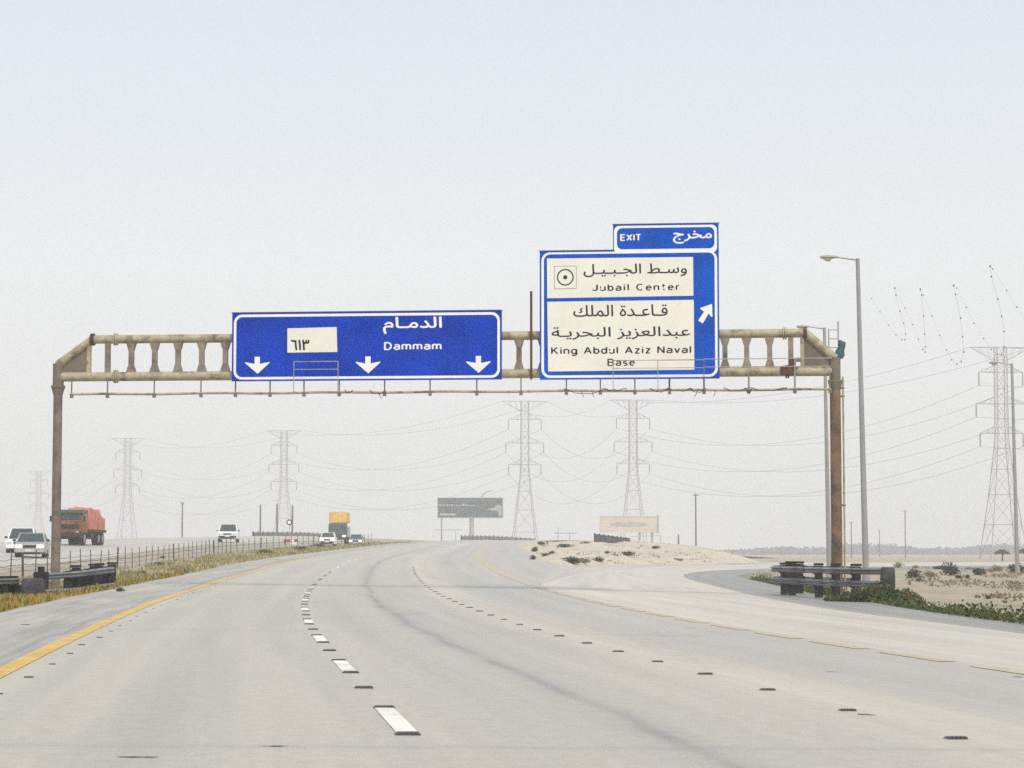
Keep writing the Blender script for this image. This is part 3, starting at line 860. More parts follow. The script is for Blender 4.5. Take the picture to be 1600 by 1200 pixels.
# --- Dammam sign
u0, z0, u1, z1 = mkrect(362, 485, 784, 595.8)
s1_o = G((u0+u1)/2, z0, SN)
dsign = empty('direction_sign', s1_o, 'wide blue overhead sign reading Dammam with three white down arrows', 'road sign')
plate('panel', rect_pts(u0, z0, u1, z1), SN-.05, SN, M['sign_blue'], dsign)
plate('border', rect_pts(u0+.055, z0+.05, u1-.055, z1-.05, .26), SN+.001, SN+.004, M['sign_white'], dsign)
plate('blue_field', rect_pts(u0+.135, z0+.13, u1-.135, z1-.13, .19), SN+.0045, SN+.007, M['sign_blue'], dsign)
e = plate('edge_trim', rect_pts(u0-.02, z1, u1+.02, z1+.025), SN-.06, SN+.01, M['trim_edge'], dsign)
for i in range(6):
    uu = u0 + (u1-u0)*(i+.5)/6; MB().bar(G(uu, ZL-.1, .22), G(uu, min(z1-.1, ZT+.15), .22), .08, .16, up=GN).build('mounting_rail', M['sign_back'], dsign)
M['seam'] = simple('sheet_seam', (.0,.026,.21), .8, 0, .03)
for q in (.2, .4, .6, .8):
    uu = u0 + (u1-u0)*q; plate('sheet_seam', rect_pts(uu-.006, z0+.14, uu+.006, z1-.14), SN+.0072, SN+.008, M['seam'], dsign)
for cx in (402, 575, 747.5):
    dy = -(cx-402)*.004
    poly_plate('arrow', [(cx+a, 570+b+dy) for a, b in ((-4.2,-12.5),(4.2,-12.5),(4.2,-1.5),(19,-4.5),(19,-3),(0.5,14),(-19,-2.5),(-19,-4),(-4.2,-1.5))][::-1], SN+.009, M['sign_white'], dsign)
poly_plate('patch', [(449,513),(526,511),(527,550),(449,551)][::-1], SN+.009, M['sign_cream'], dsign)
arabic('route_number', '\u0666\u0661\u0663', (455,531,483,547), SN+.0125, M['sign_black'], dsign, .02)
arabic('arabic_legend', shape_ar('الدمـام'), (599,495,690,521.5), SN+.010, M['sign_white'], dsign, .011)
latin('latin_legend', 'Dammam', (600,533.5,690,547), SN+.010, M['sign_white'], dsign, .18, .30)
# --- exit sign
SN2 = .36
a0, b0, a1, b1 = mkrect(843.5, 389.2, 1123, 593.3, SN2)
t0 = gp(958, 389, SN2)[0]; tz = gp(1040, 350, SN2)[1]
exs = empty('exit_sign', G((a0+a1)/2, b0, SN2), 'tall blue exit sign with cream panels for Jubail Center and the naval base', 'road sign')
B2 = M['sign_blue2']
plate('panel', rect_pts(a0, b0, a1, b1), SN2-.05, SN2, B2, exs); plate('exit_tab', rect_pts(t0, b1+.001, a1, tz), SN2-.05, SN2, B2, exs)
plate('border', rect_pts(a0+.05, b0+.05, a1-.05, b1-.04, .26), SN2+.001, SN2+.004, M['sign_white'], exs)
plate('blue_field', rect_pts(a0+.13, b0+.13, a1-.13, b1-.10, .19), SN2+.0045, SN2+.007, B2, exs)
plate('exit_border', rect_pts(t0+.03, b1-.10, a1-.05, tz-.04, .16), SN2+.0012, SN2+.0035, M['sign_white'], exs)
plate('exit_field', rect_pts(t0+.12, b1+.03, a1-.13, tz-.11, .16), SN2+.0042, SN2+.0068, B2, exs)
plate('edge_trim', rect_pts(t0-.02, tz, a1+.02, tz+.025), SN2-.06, SN2+.01, M['trim_edge'], exs)
plate('edge_trim', rect_pts(a0-.02, b1, t0, b1+.025), SN2-.06, SN2+.01, M['trim_edge'], exs)
for i in range(4):
    uu = a0 + (a1-a0)*(i+.5)/4; MB().bar(G(uu, ZL-.1, .22), G(uu, b1-.2, .22), .08, .16, up=GN).build('mounting_rail', M['sign_back'], exs)
for q in (.33, .66):
    uu = a0 + (a1-a0)*q; plate('sheet_seam', rect_pts(uu-.006, b0+.14, uu+.006, b1-.11), SN2+.0072, SN2+.008, M['seam'], exs)
poly_plate('cream_panel', [(854.5,404),(1083,401.5),(1083.5,462),(855,466)][::-1], SN2+.009, M['sign_cream'], exs)
poly_plate('cream_panel', [(855,471.5),(1084,468.5),(1085,577.5),(856.5,580.5)][::-1], SN2+.009, M['sign_cream'], exs)
K_ = SN2 + .0125
arabic('exit_arabic_legend', shape_ar('مخرج'), (1052,360.5,1112,380.5), SN2+.010, M['sign_white'], exs, .012)
latin('exit_legend', 'EXIT', (969,365.5,1001,376.5), SN2+.010, M['sign_white'], exs, .20, .24)
arabic('arabic_legend', shape_ar('وسـط الجـبـيـل'), (912,411,1073,433), K_, M['sign_black'], exs)
latin('latin_legend', 'Jubail Center', (925,442.5,1061,455), K_, M['sign_black'], exs, .175, .34)
arabic('arabic_legend', shape_ar('قـاعـدة الملك'), (896,475.5,1043,495), K_, M['sign_black'], exs)
arabic('arabic_legend', shape_ar('عبدالعزيز البحريـة'), (862,509.5,1078,531), K_, M['sign_black'], exs)
latin('latin_legend', 'King Abdul Aziz Naval', (861,540.5,1080,556.5), K_, M['sign_black'], exs, .175, .30)
latin('latin_legend', 'Base', (949,560,992,572), K_, M['sign_black'], exs, .175, .30)
poly_plate('symbol_frame', [(865.5,416),(901,415),(901,451),(866,452)][::-1], K_, M['sign_back'], exs, .001)
poly_plate('symbol_ground', [(866.6,417.1),(899.9,416.2),(899.9,450),(867.1,450.8)][::-1], K_+.0015, M['sign_cream'], exs, .001)
vs, fs = [], []; strip2d(arc(0,0,1,1,0,360,32), .17, vs, fs); b = MB(); place2d(b, vs, fs, (870,420,896.5,446.5), K_+.004); b.build('symbol_ring', M['sign_black'], exs)
poly_plate('symbol_dot', [(883.2 + 3.3*math.cos(t*.4), 433.2 + 3.3*math.sin(t*.4)) for t in range(16)][::-1], K_+.004, M['sign_black'], exs, .001)
poly_plate('arrow', [(780+x/4, 330+y/4) for x, y in ((1330,580),(1255,605),(1258,612),(1280,628),(1243,684),(1273,701),(1308,640),(1325,660),(1333,660))][::-1], SN2+.009, M['sign_white'], exs)

# ------------------------------------------------------------------ street lamps
def lamp(px, Y, top, arm, label, group='street lamps beside the ramp', lean=0.0, rb=.14, rt=.085, name='street_lamp', mat='lamp_pole'):
    p = at(px, top, Y); z = zat(p.x, p.y); H = p.z
    o = empty(name, (p.x, p.y, z), label, 'street lamp', group)
    x0 = p.x + lean
    MB().tube((x0, p.y, z-.05), (p.x, p.y, H), rb, rt, n=14).build('pole', M[mat], o, 40)
    MB().tube((x0, p.y, z-.04), (x0, p.y, z+.5), rb*1.35, rb*1.25, n=14).build('pole_base', M[mat], o, 40)
    MB().tube((p.x, p.y, H-.06), (p.x-arm*.6, p.y, H+.06), .045, .035, n=8).build('arm', M[mat], o, 40)
    c = Vector((p.x - arm*.82, p.y, H+.06)); b = MB(); rows = []
    for i, (q, w, h0, h1) in enumerate(((-.50,.05,-.02,.04),(-.42,.14,-.07,.07),(-.1,.17,-.10,.10),(.15,.14,-.07,.08),(.42,.06,-.03,.05),(.5,.03,-.01,.03))):
        s = arm*.55
        rows.append([c + Vector((q*s, w*math.cos(t), (h1 if math.sin(t) > 0 else -h0)*math.sin(t))) for t in [k*math.pi/5 for k in range(11)]])
    loft(rows).build('lamp_head', M['lamp_head'], o, 50)
    rows = []
    for q, w, h in ((-.34,.05,.02),(-.2,.12,.10),(0,.13,.13),(.1,.05,.03)):
        rows.append([c + Vector((q*arm*.55, w*math.cos(t), -.07 - h*math.sin(t))) for t in [k*math.pi/6 for k in range(7)]])
    loft(rows).build('lamp_bowl', M['lamp_glass'], o, 50)
    return o
lamp(1340, 100, 404, 1.5, 'tall grey street lamp standing just right of the gantry, nearest lamp', lean=.22)
lamp(1288, 131, 512, 1.45, 'grey street lamp rising behind the right gantry post', lean=.14)
lamp(1581, 155, 568, 1.4, 'grey street lamp near the right picture edge in front of the big pylon', lean=.16)
def wood_pole(px, Y, top, label, cat='utility pole', r=.12, extra=None, name='utility_pole', group=None, mat='wood_pole'):
    p = at(px, top, Y); z = zat(p.x, p.y)
    o = empty(name, (p.x, p.y, z), label, cat, group)
    MB().tube((p.x, p.y, z-.1), (p.x, p.y, p.z), r*1.15, r*.85, n=10).build('pole', M[mat], o, 40)
    if extra: MB().bar((p.x-extra, p.y, p.z-.25), (p.x+extra, p.y, p.z-.25), .12, .12).build('crossarm', M[mat], o)
    else: MB().box((p.x, p.y, p.z+.05), (r*2.1, r*2.1, .14)).build('pole_cap', M['galv'], o)
    return o
g3 = 'three bare poles beyond the opposite road'
wood_pole(407, 450, 789, 'dark bare pole, leftmost of three beyond the opposite road', group=g3, r=.16)
wood_pole(433, 450, 788, 'dark bare pole, middle one of three beyond the opposite road', group=g3, r=.18)
wood_pole(457, 450, 790, 'dark bare pole, rightmost of three, beside the round sign', group=g3, r=.18)
wood_pole(1087, 350, 771, 'thin wooden utility pole right of the cream billboard', r=.11, extra=.45)
wood_pole(1060, 300, 836, 'short bare stub post behind the right end of the sand mound', 'post', r=.09)
wood_pole(1414, 620, 797, 'faint thin pole on the hazy plain right of the near lamp', r=.14, extra=.5)
wood_pole(1330, 640, 815, 'faint thin pole on the hazy plain behind the gantry post', r=.14, extra=.5)
wood_pole(1374, 760, 828, 'faintest small pole on the far plain before the tree line', r=.14, extra=.5)
p = at(285, 786, 440); o = empty('lamp_post', (p.x, p.y, zat(p.x, p.y)), 'thin lamp post standing behind the fence right of the orange truck', 'street lamp')
MB().tube((p.x, p.y, zat(p.x, p.y)-.1), (p.x, p.y, p.z), .16, .11, n=8).build('pole', M['wood_pole'], o, 40)
MB().box((p.x, p.y-.1, p.z+.05), (.75, .5, .22)).box((p.x, p.y-.1, p.z-.12), (.4, .3, .16)).build('lamp_head', M['lamp_head'], o)

# ------------------------------------------------------------------ pylons and their wires
def make_pylon(loc, H, rz, label):
    o = empty('power_pylon', loc, label, 'pylon', 'lattice power pylons in the haze')
    k = H/46.0; w = .075*k; X = Vector(loc)
    c, s = math.cos(rz), math.sin(rz)
    def P(x, y, z): return X + Vector((x*c - y*s, x*s + y*c, 0))*k + Vector((0,0,z*k))
    hw = lambda z: interp(z, [0, 14, 24, 27, 46], [4.1, 2.35, 1.35, 1.15, 1.1])
    for sx in (-1, 1):
        for sy in (-1, 1):
            b = MB(); zs = [0, 14, 24, 27, 46]
            for z0_, z1_ in zip(zs, zs[1:]): b.bar(P(sx*hw(z0_), sy*hw(z0_), z0_), P(sx*hw(z1_), sy*hw(z1_), z1_), w*1.9)
            b.build('leg', M['pylon'], o)
    zs = [0, 7.5, 14, 19.5, 24, 27.3, 30.5, 33.7, 37, 40.6, 43.3, 46]
    for z0_, z1_ in zip(zs, zs[1:]):
        b = MB()
        for i, (p, q) in enumerate((((-1,-1),(1,-1)), ((1,-1),(1,1)), ((1,1),(-1,1)), ((-1,1),(-1,-1)))):
            A = lambda e, z: P(e[0]*hw(z), e[1]*hw(z), z)
            b.bar(A(p, z0_), A(q, z1_), w*.8); b.bar(A(q, z0_), A(p, z1_), w*.8); b.bar(A(p, z1_), A(q, z1_), w)
        b.build('lattice_bracing', M['pylon'], o)
    tips = []
    for z, L, up in ((46, 6.7, -3.0), (40.6, 4.9, 1.6), (33.7, 5.6, 1.6), (27.3, 4.8, 1.6)):
        for sx in (-1, 1):
            b = MB(); t = P(sx*L, 0, z)
            for sy in (-1, 1):
                b.bar(P(sx*hw(z), sy*hw(z), z), t, w*1.2); b.bar(P(sx*hw(z), sy*hw(z), z+up), t, w)
                for q in (.33, .66):
                    x0 = hw(z) + (L-hw(z))*q
                    b.bar(P(sx*x0, sy*hw(z)*(1-q), z), P(sx*(x0 - .8), sy*hw(z)*(1-q+.1), z + up*(1-q+.1)), w*.7)
            b.build('crossarm', M['pylon'], o)
            if z < 46:
                b = MB().tube(t, t - Vector((0,0,2.9*k)), .11*k, n=6)
                for q in range(5): b.tube(t - Vector((0,0,(.5+.5*q)*k)), t - Vector((0,0,(.62+.5*q)*k)), .24*k, n=6)
                b.build('insulator', M['pylon'], o); tips.append(t - Vector((0,0,2.9*k)))
            else: tips.append(t)
    return tips
PY = [(820, 690, 627, 'lattice pylon right of the dark billboard, seen under the gantry'), (989, 700, 625, 'lattice pylon above the cream billboard, seen under the gantry'),
      (444, 860, 673, 'hazy lattice pylon behind the three bare poles'), (200, 930, 685, 'hazy lattice pylon right of the orange truck'),
      (61, 1250, 736, 'faintest lattice pylon at the far left behind the white car'), (1563, 525, 543, 'largest lattice pylon at the right edge')]
TIPS = {}
for px, Y, top, lab in PY:
    p = at(px, top, Y); z = -.4
    TIPS[px] = make_pylon((p.x, p.y, z), p.z - z, R(6 if px > 500 else -8), lab)
WN = [a_ + ' ' + b_ for a_ in ('topmost', 'upper', 'middle', 'lowest') for b_ in ('left arm', 'right arm')]
def span(a, b, sag, r, label, grp, n=16):
    a, b = Vector(a), Vector(b); pts = []
    for i in range(n+1):
        t = i/n; p = a.lerp(b, t); p.z -= 4*sag*t*(1-t); pts.append(p)
    o = MB().path(pts, r, 4).build('power_line', M['conductor'], None, 0, loc=pts[0])
    return tag(o, label, 'power line', grp)
for a, b, lab in ((61, 200, 'power line wires between the two leftmost pylons'), (200, 444, 'power line wires strung between the pylons behind truck and poles'),
        (444, 820, 'power line wires sagging behind the dark billboard'), (820, 989, 'power line wires between the two pylons under the gantry'), (989, 1563, 'power line wires rising to the largest right pylon')):
    for i in range(8): span(TIPS[a][i], TIPS[b][i], 9.0 if i > 1 else 5.0, .035, lab.replace('power line wires', WN[i] + ' wire'), lab)
for i in range(8):
    t = TIPS[1563][i]; span(t, t + Vector((150, -160, 4)), 6, .03, WN[i] + ' wire leaving the largest pylon to the right', 'wires leaving right pylon')
# dotted conductors: wires with spacers hanging in steep loops
loops = [
 ([(1362,466),(1375,487),(1388,508),(1400,523),(1409,531),(1414,531),(1415,522),(1412,505),(1406,486),(1400,461),(1398,450)], 'leftmost dotted wire loop hanging right of the near street lamp'),
 ([(1398,450),(1414,481),(1426,507),(1435,530),(1442,546),(1446,550),(1446,542),(1445,522),(1443,494),(1440,461),(1438,452)], 'second dotted wire loop from the near street lamp'),
 ([(1438,452),(1443,461),(1456,494),(1468,524),(1479,547),(1487,562),(1495,569),(1502,565),(1506,550),(1504,526),(1501,497),(1493,460),(1490,446)], 'lowest dotted wire loop left of the largest pylon'),
 ([(1490,446),(1495,450),(1510,480),(1522,505),(1537,529),(1549,546),(1558,554),(1565,554),(1569,542),(1569,518),(1565,494),(1559,467),(1549,432),(1547,416)], 'dotted wire loop crossing the top of the largest pylon'),
 ([(1547,416),(1551,420),(1573,454),(1589,480),(1604,504),(1618,520)], 'dotted wire running off the right picture edge'),
]
for li, (pp, lab) in enumerate(loops):
    n = len(pp); pts = []
    for i, (x, y) in enumerate(pp): pts.append(at(x, y, 360 - 12*li - 110*i/(n-1)*(1 if n > 7 else .5)))
    dense = smooth_pts(resample(pts, 40), 2)
    o = empty('dotted_wire', pts[0], lab, 'power line', 'dotted wire loops in the sky')
    MB().path(dense, .010, 4).build('wire', M['conductor'], o)
    for p in pts:
        b = MB(); r = .11
        for k in range(2): b.tube(p + Vector((0,0,-r + k*r)), p + Vector((0,0,k*r)), r*(.35 if k == 0 else 1), r*(1 if k == 0 else .35), n=8)
        b.build('spacer', M['conductor'], o, 60)

# ------------------------------------------------------------------ billboards
M['bb_dark'] = simple('faded_dark_poster', (.075,.10,.115), .6, 0, .3, .25, .4, (.10,.10,.10), .2)
M['bb_pale'] = simple('faded_cream_poster', (.62,.55,.44), .6, 0, .3, .08, .4)
M['bb_text'] = simple('poster_pale_print', (.42,.40,.38), .6, 0, .3, .3, 1.0)
M['bb_green'] = simple('poster_green_print', (.05,.12,.12), .6)
def billboard(x0, y0, x1, y1, Y, pale, label):
    a, b = at(x0, y1, Y), at(x1, y0, Y); zg = zat((a.x+b.x)/2, Y)
    o = empty('billboard', ((a.x+b.x)/2, Y, zg), label, 'billboard')
    MB().box(((a.x+b.x)/2, Y, (a.z+b.z)/2), (b.x-a.x, .35, b.z-a.z)).build('panel', M['bb_pale' if pale else 'bb_dark'], o)
    f = MB(); w = .22
    for p, q in (((a.x,a.z),(b.x,a.z)), ((a.x,b.z),(b.x,b.z)), ((a.x,a.z),(a.x,b.z)), ((b.x,a.z),(b.x,b.z))):
        f.bar((p[0],Y-.14,p[1]), (q[0],Y-.14,q[1]), w, .2)
    f.build('frame', M['galv'] if not pale else M['bb_pale'], o)
    return o, a, b, zg
o, a, b, zg = billboard(684, 778, 785.5, 809, 600, False, 'dark faded billboard above the crest of the highway')
cx = at(737, 811, 600).x
MB().tube((cx, 600.4, zg-.2), (cx, 600.4, a.z+.3), .62, .6, n=14).build('column', M['lamp_head'], o, 40)
MB().tube((at(690,800,600).x, 600.3, zg-.2), (at(690,800,600).x, 600.3, a.z), .16, n=8).build('side_pole', M['galv_dark'], o, 40)
W_, H_ = b.x-a.x, b.z-a.z
def bbp(o, pts, mat, name, Y): MB().prism([(a.x + W_*u, Y-.19, a.z + H_*v) for u, v in pts], (0,-.02,0)).build(name, mat, o)
random.seed(11)
x = .02
while x < .58:
    w = random.uniform(.015, .05); h = random.uniform(.05, .11)
    bbp(o, [(x,.60),(x+w,.60),(x+w,.60+h),(x,.60+h*.8)], M['bb_text'], 'poster_lettering', 600); x += w + .012
bbp(o, [(.03,.12),(.27,.12),(.27,.20),(.03,.22)], M['bb_text'], 'poster_lettering', 600)
bbp(o, [(.74,.42),(.86,.50),(.90,.62),(.95,.68),(.985,.55),(.985,.08),(.94,.10),(.93,.34)], M['bb_text'], 'poster_shape', 600)
bbp(o, [(.72,.12),(.92,.10),(.90,.28),(.74,.36)], M['bb_green'], 'poster_shape', 600.02)
MB().path([at(752,778,600), at(755,772,600), at(761,768,600), at(768,767,600)], .12, 6).build('lamp_arm', M['galv_dark'], o)
for i in range(7):
    xx = a.x + W_*(i+.5)/7; MB().bar((xx, 600, a.z), (xx, 599.0, a.z-.35), .09).build('catwalk_bracket', M['galv_dark'], o)
o, a, b, zg = billboard(937.5, 807, 1026, 831.5, 520, True, 'cream faded billboard behind the sand mound')
W_, H_ = b.x-a.x, b.z-a.z
bbp(o, [(.50 + .33*math.cos(t*.3142)*(1 + .06*math.sin(5*t)), .50 + .17*math.sin(t*.3142)*(1 + .15*math.sin(3*t))) for t in range(20)], M['bb_text'], 'poster_shape', 520)
for q in (.70, .92): MB().tube((a.x+W_*q, 520.3, zg-.2), (a.x+W_*q, 520.3, a.z+.2), .28, n=10).build('column', M['lamp_head'], o, 40)
MB().bar((b.x+.3, 520, a.z-.2), (b.x+.3, 520, b.z+.4), .25).build('side_post', M['galv_dark'], o)
p0, p1 = at(985, 838, 516), at(1032, 837, 516)
MB().bar(p0, p1, .12).bar(p1, Vector((p1.x, 516, zat(p1.x, 516))), .16).build('catwalk', M['galv'], o)
# low pipe frames near the far crest
for x0, x1, y, Y, ps, lab in ((865, 902, 833, 470, (872, 890), 'low thin pipe frame left of the cream billboard'), (679, 722, 828, 560, (690, 712), 'low thin pipe frame below the dark billboard')):
    p0, p1 = at(x0, y, Y), at(x1, y, Y); o = empty('pipe_frame', ((p0.x+p1.x)/2, Y, zat((p0.x+p1.x)/2, Y)), lab, 'frame')
    MB().bar(p0, p1, .14).build('beam', M['galv_dark'], o)
    for q in ps: c = at(q, y, Y); MB().bar(c + Vector((0, 0, 1.2 if q == 872 else 0)), Vector((c.x, Y, zat(c.x, Y)-.1)), .12).build('leg', M['galv_dark'], o)

# ------------------------------------------------------------------ guard rails
def wbeam(pts, z, mat, h=.31, d=.08):
    prof = [(0,-.5),(.3,-.42),(1,-.28),(1,-.2),(.15,-.06),(.15,.06),(1,.2),(1,.28),(.3,.42),(0,.5)]
    rows = []
    for i, p in enumerate(pts):
        t = (pts[min(i+1, len(pts)-1)] - pts[max(i-1, 0)]); t.z = 0; t.normalize(); nm = Vector((t.y, -t.x, 0))
        rows.append([p + nm*(a*d) + Vector((0,0,z + q*h)) for a, q in prof] + [p - nm*.012 + Vector((0,0,z + q*h)) for a, q in reversed(prof[::3] + [prof[-1]])] + [p + nm*(prof[0][0]*d) + Vector((0,0,z + prof[0][1]*h))])
    return loft(rows)
def guard_rail(name, line, label, posts, zs=(.66,.24), blocks=True, post_h=.84, group='guard rails', rm='galv_dark', facing=1):
    """line: ground points along the rail"""
    o = empty(name, line[0], label, 'guard rail', group)
    P = resample(line, 14)
    if facing < 0: P = P[::-1]
    for z in zs: wbeam(P, z, M[rm], .19 if len(zs) > 1 else .31).build('rail_beam', M[rm], o, 40)
    for q in posts:
        p = resample(line, 101)[int(round(q*100))]; a = resample(line, 101); i = int(round(q*100))
        t = (a[min(100, i+1)] - a[max(0, i-1)]); t.z = 0; t.normalize(); nm = Vector((t.y, -t.x, 0))
        off = nm*(-.16*facing)
        ang = math.atan2(t.y, t.x); Mx = Matrix.Rotation(ang, 3, 'Z')
        MB().box(p + off + Vector((0,0,post_h/2-.1)), (.20, .20, post_h+.2), Mx).build('rail_post', M['rail_post'], o)
        MB().box(p + off + Vector((0,0,post_h+.045)), (.25, .24, .07), Mx).build('post_cap', M['rail_block'], o)
        if blocks:
            for z in zs: MB().box(p + off*.28 + Vector((0,0,z)), (.16, .10, .24), Mx).build('spacer_block', M['rail_block'], o)
    return o
def terminal(parent, c, s, mat='terminal', rz=0.0):
    w, d, h = s; Mx = Matrix.Rotation(rz, 3, 'Z'); n = 7; rows = []
    for k, z in enumerate((0, .08, .5, .9, 1.0)):
        f = (.86, 1, 1, .96, .8)[k]
        rows.append([c + Mx @ Vector((w/2*f*math.copysign(abs(math.cos(t))**.5, math.cos(t)), d/2*f*math.copysign(abs(math.sin(t))**.5, math.sin(t)), h*z)) for t in [2*math.pi*i/16 for i in range(17)]])
    rows.append([c + Vector((0,0,h))]*17)
    loft(rows).build('end_terminal', M[mat], parent, 40)
def gpt(px, Y):
    p = at(px, 900, Y); return Vector((p.x, Y, zat(p.x, Y)))
# right: double rail around the gantry post
z_r = -.20
rl = [gpt(1207, 75.5), gpt(1255, 71.5), gpt(1300, 68.3), gpt(1345, 66.6), gpt(1395, 65.4)]
for p in rl: p.z = z_r
def frac_at(line, px):
    A = resample(line, 101); return min(range(101), key=lambda i: abs(CX + FPX*A[i].x/A[i].y - px))/100
o = guard_rail('guard_rail', rl, 'double guard rail with stout dark posts in front of the right gantry post', [frac_at(rl, q) for q in (1216, 1228, 1270, 1296, 1329)], zs=(.84, .47), group=None, facing=1, post_h=.97)
back = [gpt(1209, 79.5), gpt(1240, 78.5), gpt(1285, 76), gpt(1330, 74)]
for p in back: p.z = z_r
o2 = guard_rail('guard_rail', back, 'far side double guard rail behind the right gantry post', [frac_at(back, q) for q in (1240, 1247.5, 1255, 1312)], zs=(.84, .47), group=None, facing=-1, post_h=1.0)
c = gpt(1387, 65.2); c.z = z_r
terminal(o, c + Vector((0,0,.34)), (.40, .40, .62)); MB().box(c + Vector((.02, .1, .15)), (.2, .2, .7)).build('terminal_post', M['rail_post'], o)
# left: rail around the left gantry post
zl = zat(*GP0[:2])
ll = [gpt(62, 67.0), gpt(120, 67.5), gpt(176, 70.0)]
for p in ll: p.z = zat(p.x, p.y) - .02
o3 = guard_rail('guard_rail', ll, 'double guard rail with dark posts in front of the left gantry post', (.24, .38, .52, .66, .90, .985), zs=(.60, .12), group=None, post_h=.62)
c = gpt(52, 65.5); c.z = zat(c.x, c.y) - .05
terminal(o3, c, (.62, .7, .62)); 
MB().box(c + Vector((.12, .5, .55)), (.34, .5, .5)).box(c + Vector((.12, .5, .85)), (.14, .3, .2)).build('impact_block', M['rail_block'], o3)
lb = [gpt(-60, 66.5), gpt(30, 66.0)]
for p in lb: p.z = zat(p.x, p.y) - .02
o4 = guard_rail('guard_rail', lb, 'short guard rail cut off by the left picture edge', (.70, .84), zs=(.52, .04), group=None, post_h=.60)
for q in (16, 25): 
    c = gpt(q, 66.2); MB().box(c + Vector((0, -.02, .2)), (.36, .2, .42)).build('spacer_block', M['rail_block'], o4)
lb2 = [gpt(104, 76), gpt(176, 78)]
for p in lb2: p.z = zat(p.x, p.y)
o5 = guard_rail('guard_rail', lb2, 'rear guard rail behind the left gantry post', (.12, .5, .62, .9), zs=(.55, .15), group=None, post_h=.74, facing=-1)
# far rails at the crest
def far_rail(pts, label, step=4.0, h=.85, mat='galv_dark'):
    L = sum((pts[i+1]-pts[i]).length for i in range(len(pts)-1)); n = max(3, int(L/step))
    o = empty('guard_rail', pts[0], label, 'guard rail')
    P = resample(pts, 16); wbeam(P, h*.72, M[mat], .36, .1).build('rail_beam', M[mat], o, 40); wbeam(P, h*.30, M[mat], .30, .1).build('rail_beam', M[mat], o, 40)
    for p in resample(pts, n): MB().box(p + Vector((0,0,h/2)), (.2, .2, h+.2)).build('rail_post', M['rail_post'], o)
far_rail([RP(s, LEFT-.4, -.05) for s in range(405, 478, 8)], 'long dark guard rail along the far crest of the highway')
p0, p1 = at(929, 846, 262), at(984, 847.5, 285)
def seat(p): return Vector((p.x, p.y, zat(p.x, p.y)))
q0, q1 = seat(p0), seat(p1)
br = empty('barrier', q0, 'dark barrier on the top of the sand mound', 'barrier')
for k in range(8):
    u_, v_ = q0.lerp(q1, k/8), q0.lerp(q1, (k+.96)/8); h_ = .95 - .55*k/8
    u_.z = q0.z + (q1.z-q0.z)*k/8 + .0; v_.z = u_.z
    MB().bar(u_ + Vector((0,0,h_/2-.1)), v_ + Vector((0,0,h_/2-.13)), h_+.2, .14, up=(0,1,0)).build('barrier_panel', M['terminal'], br)
    MB().box(u_ + Vector((0,.14,h_/2)), (.14,.14,h_+.2)).build('barrier_post', M['rail_post'], br)
p0, p1 = at(375, 846, 255), at(470, 846, 330)
far_rail([Vector((sm(y, OY, OX) - 13.6, y, sm(y, OY, OZ) + .45)) for y in range(345, 445, 12)], 'far guard rail along the outer edge of the opposite road', 5.0, .65)

# ------------------------------------------------------------------ median fence
fo = empty('wire_fence', (FX[2], 84, zat(-20.5, 84)), 'long wire fence on thin steel posts along the median', 'fence')
fp = []; y = 84.0; i = 0
while y < 345:
    x = sm(y, FY, FX); z = zat(x, y); fp.append(Vector((x, y, z)))
    y += 3.3 if y < 200 else 5.0
for i, p in enumerate(fp):
    lean = Vector((random.uniform(-.05, .05), random.uniform(-.05, .05), 0)); h = random.uniform(1.12, 1.28); w = .042 if p.y < 180 else .06
    if i % 9 == 5: w *= 2.0
    MB().bar(p - Vector((0,0,.1)), p + lean + Vector((0,0,h)), w, w).build('fence_post', M['fence_post'], fo)
for hgt in (.36, .62, .88):
    pts = []
    for a, b in zip(fp, fp[1:]):
        for t in (0, .5): q = a.lerp(b, t); pts.append(q + Vector((0, 0, hgt - (.05 if t else 0))))
    MB().path(pts, .011 if hgt != .62 else .018, 4).build('fence_wire', M['fence_wire'], fo)
# round sign with red and white barrier
p = at(452, 816, 268); z = zat(p.x, p.y)
o = empty('round_sign', (p.x, p.y, z), 'round dark rimmed sign on a thin post in the median', 'road sign')
MB().tube((p.x, p.y+.06, z-.1), (p.x, p.y+.06, p.z+.2), .035, n=8).build('post', M['galv'], o, 40)
ringm = MB(); rr = []
for r0, yy in ((.21, -.03), (.33, -.03), (.33, .03), (.21, .03), (.21, -.03)): rr.append([Vector((p.x + r0*math.cos(t), p.y + yy, p.z + r0*math.sin(t))) for t in [2*math.pi*k/20 for k in range(21)]])
loft(rr).build('rim', M['sign_black'], o, 40)
MB().tube((p.x, p.y-.02, p.z), (p.x, p.y+.02, p.z), .215, n=20).build('face', M['sign_white'], o)
M['red'] = simple('faded_red_paint', (.30,.035,.03), .6)
p = at(454, 852, 262); z = zat(p.x, p.y); o = empty('road_barrier', (p.x, p.y, z), 'red and white striped barrier at the foot of the round sign', 'barrier')
for i in range(4): MB().box((p.x - .6 + .4*i, p.y, z+.52), (.39, .12, .28)).build('red_board' if i != 2 else 'white_board', M['red' if i != 2 else 'white_paint'], o)
MB().box((p.x+.35, p.y+.02, z+.2), (.75, .3, .36)).build('white_block', M['white_paint'], o)
for dx in (-.65, .65): MB().bar((p.x+dx, p.y+.1, z-.05), (p.x+dx, p.y+.1, z+.68), .08).build('leg', M['rail_post'], o)

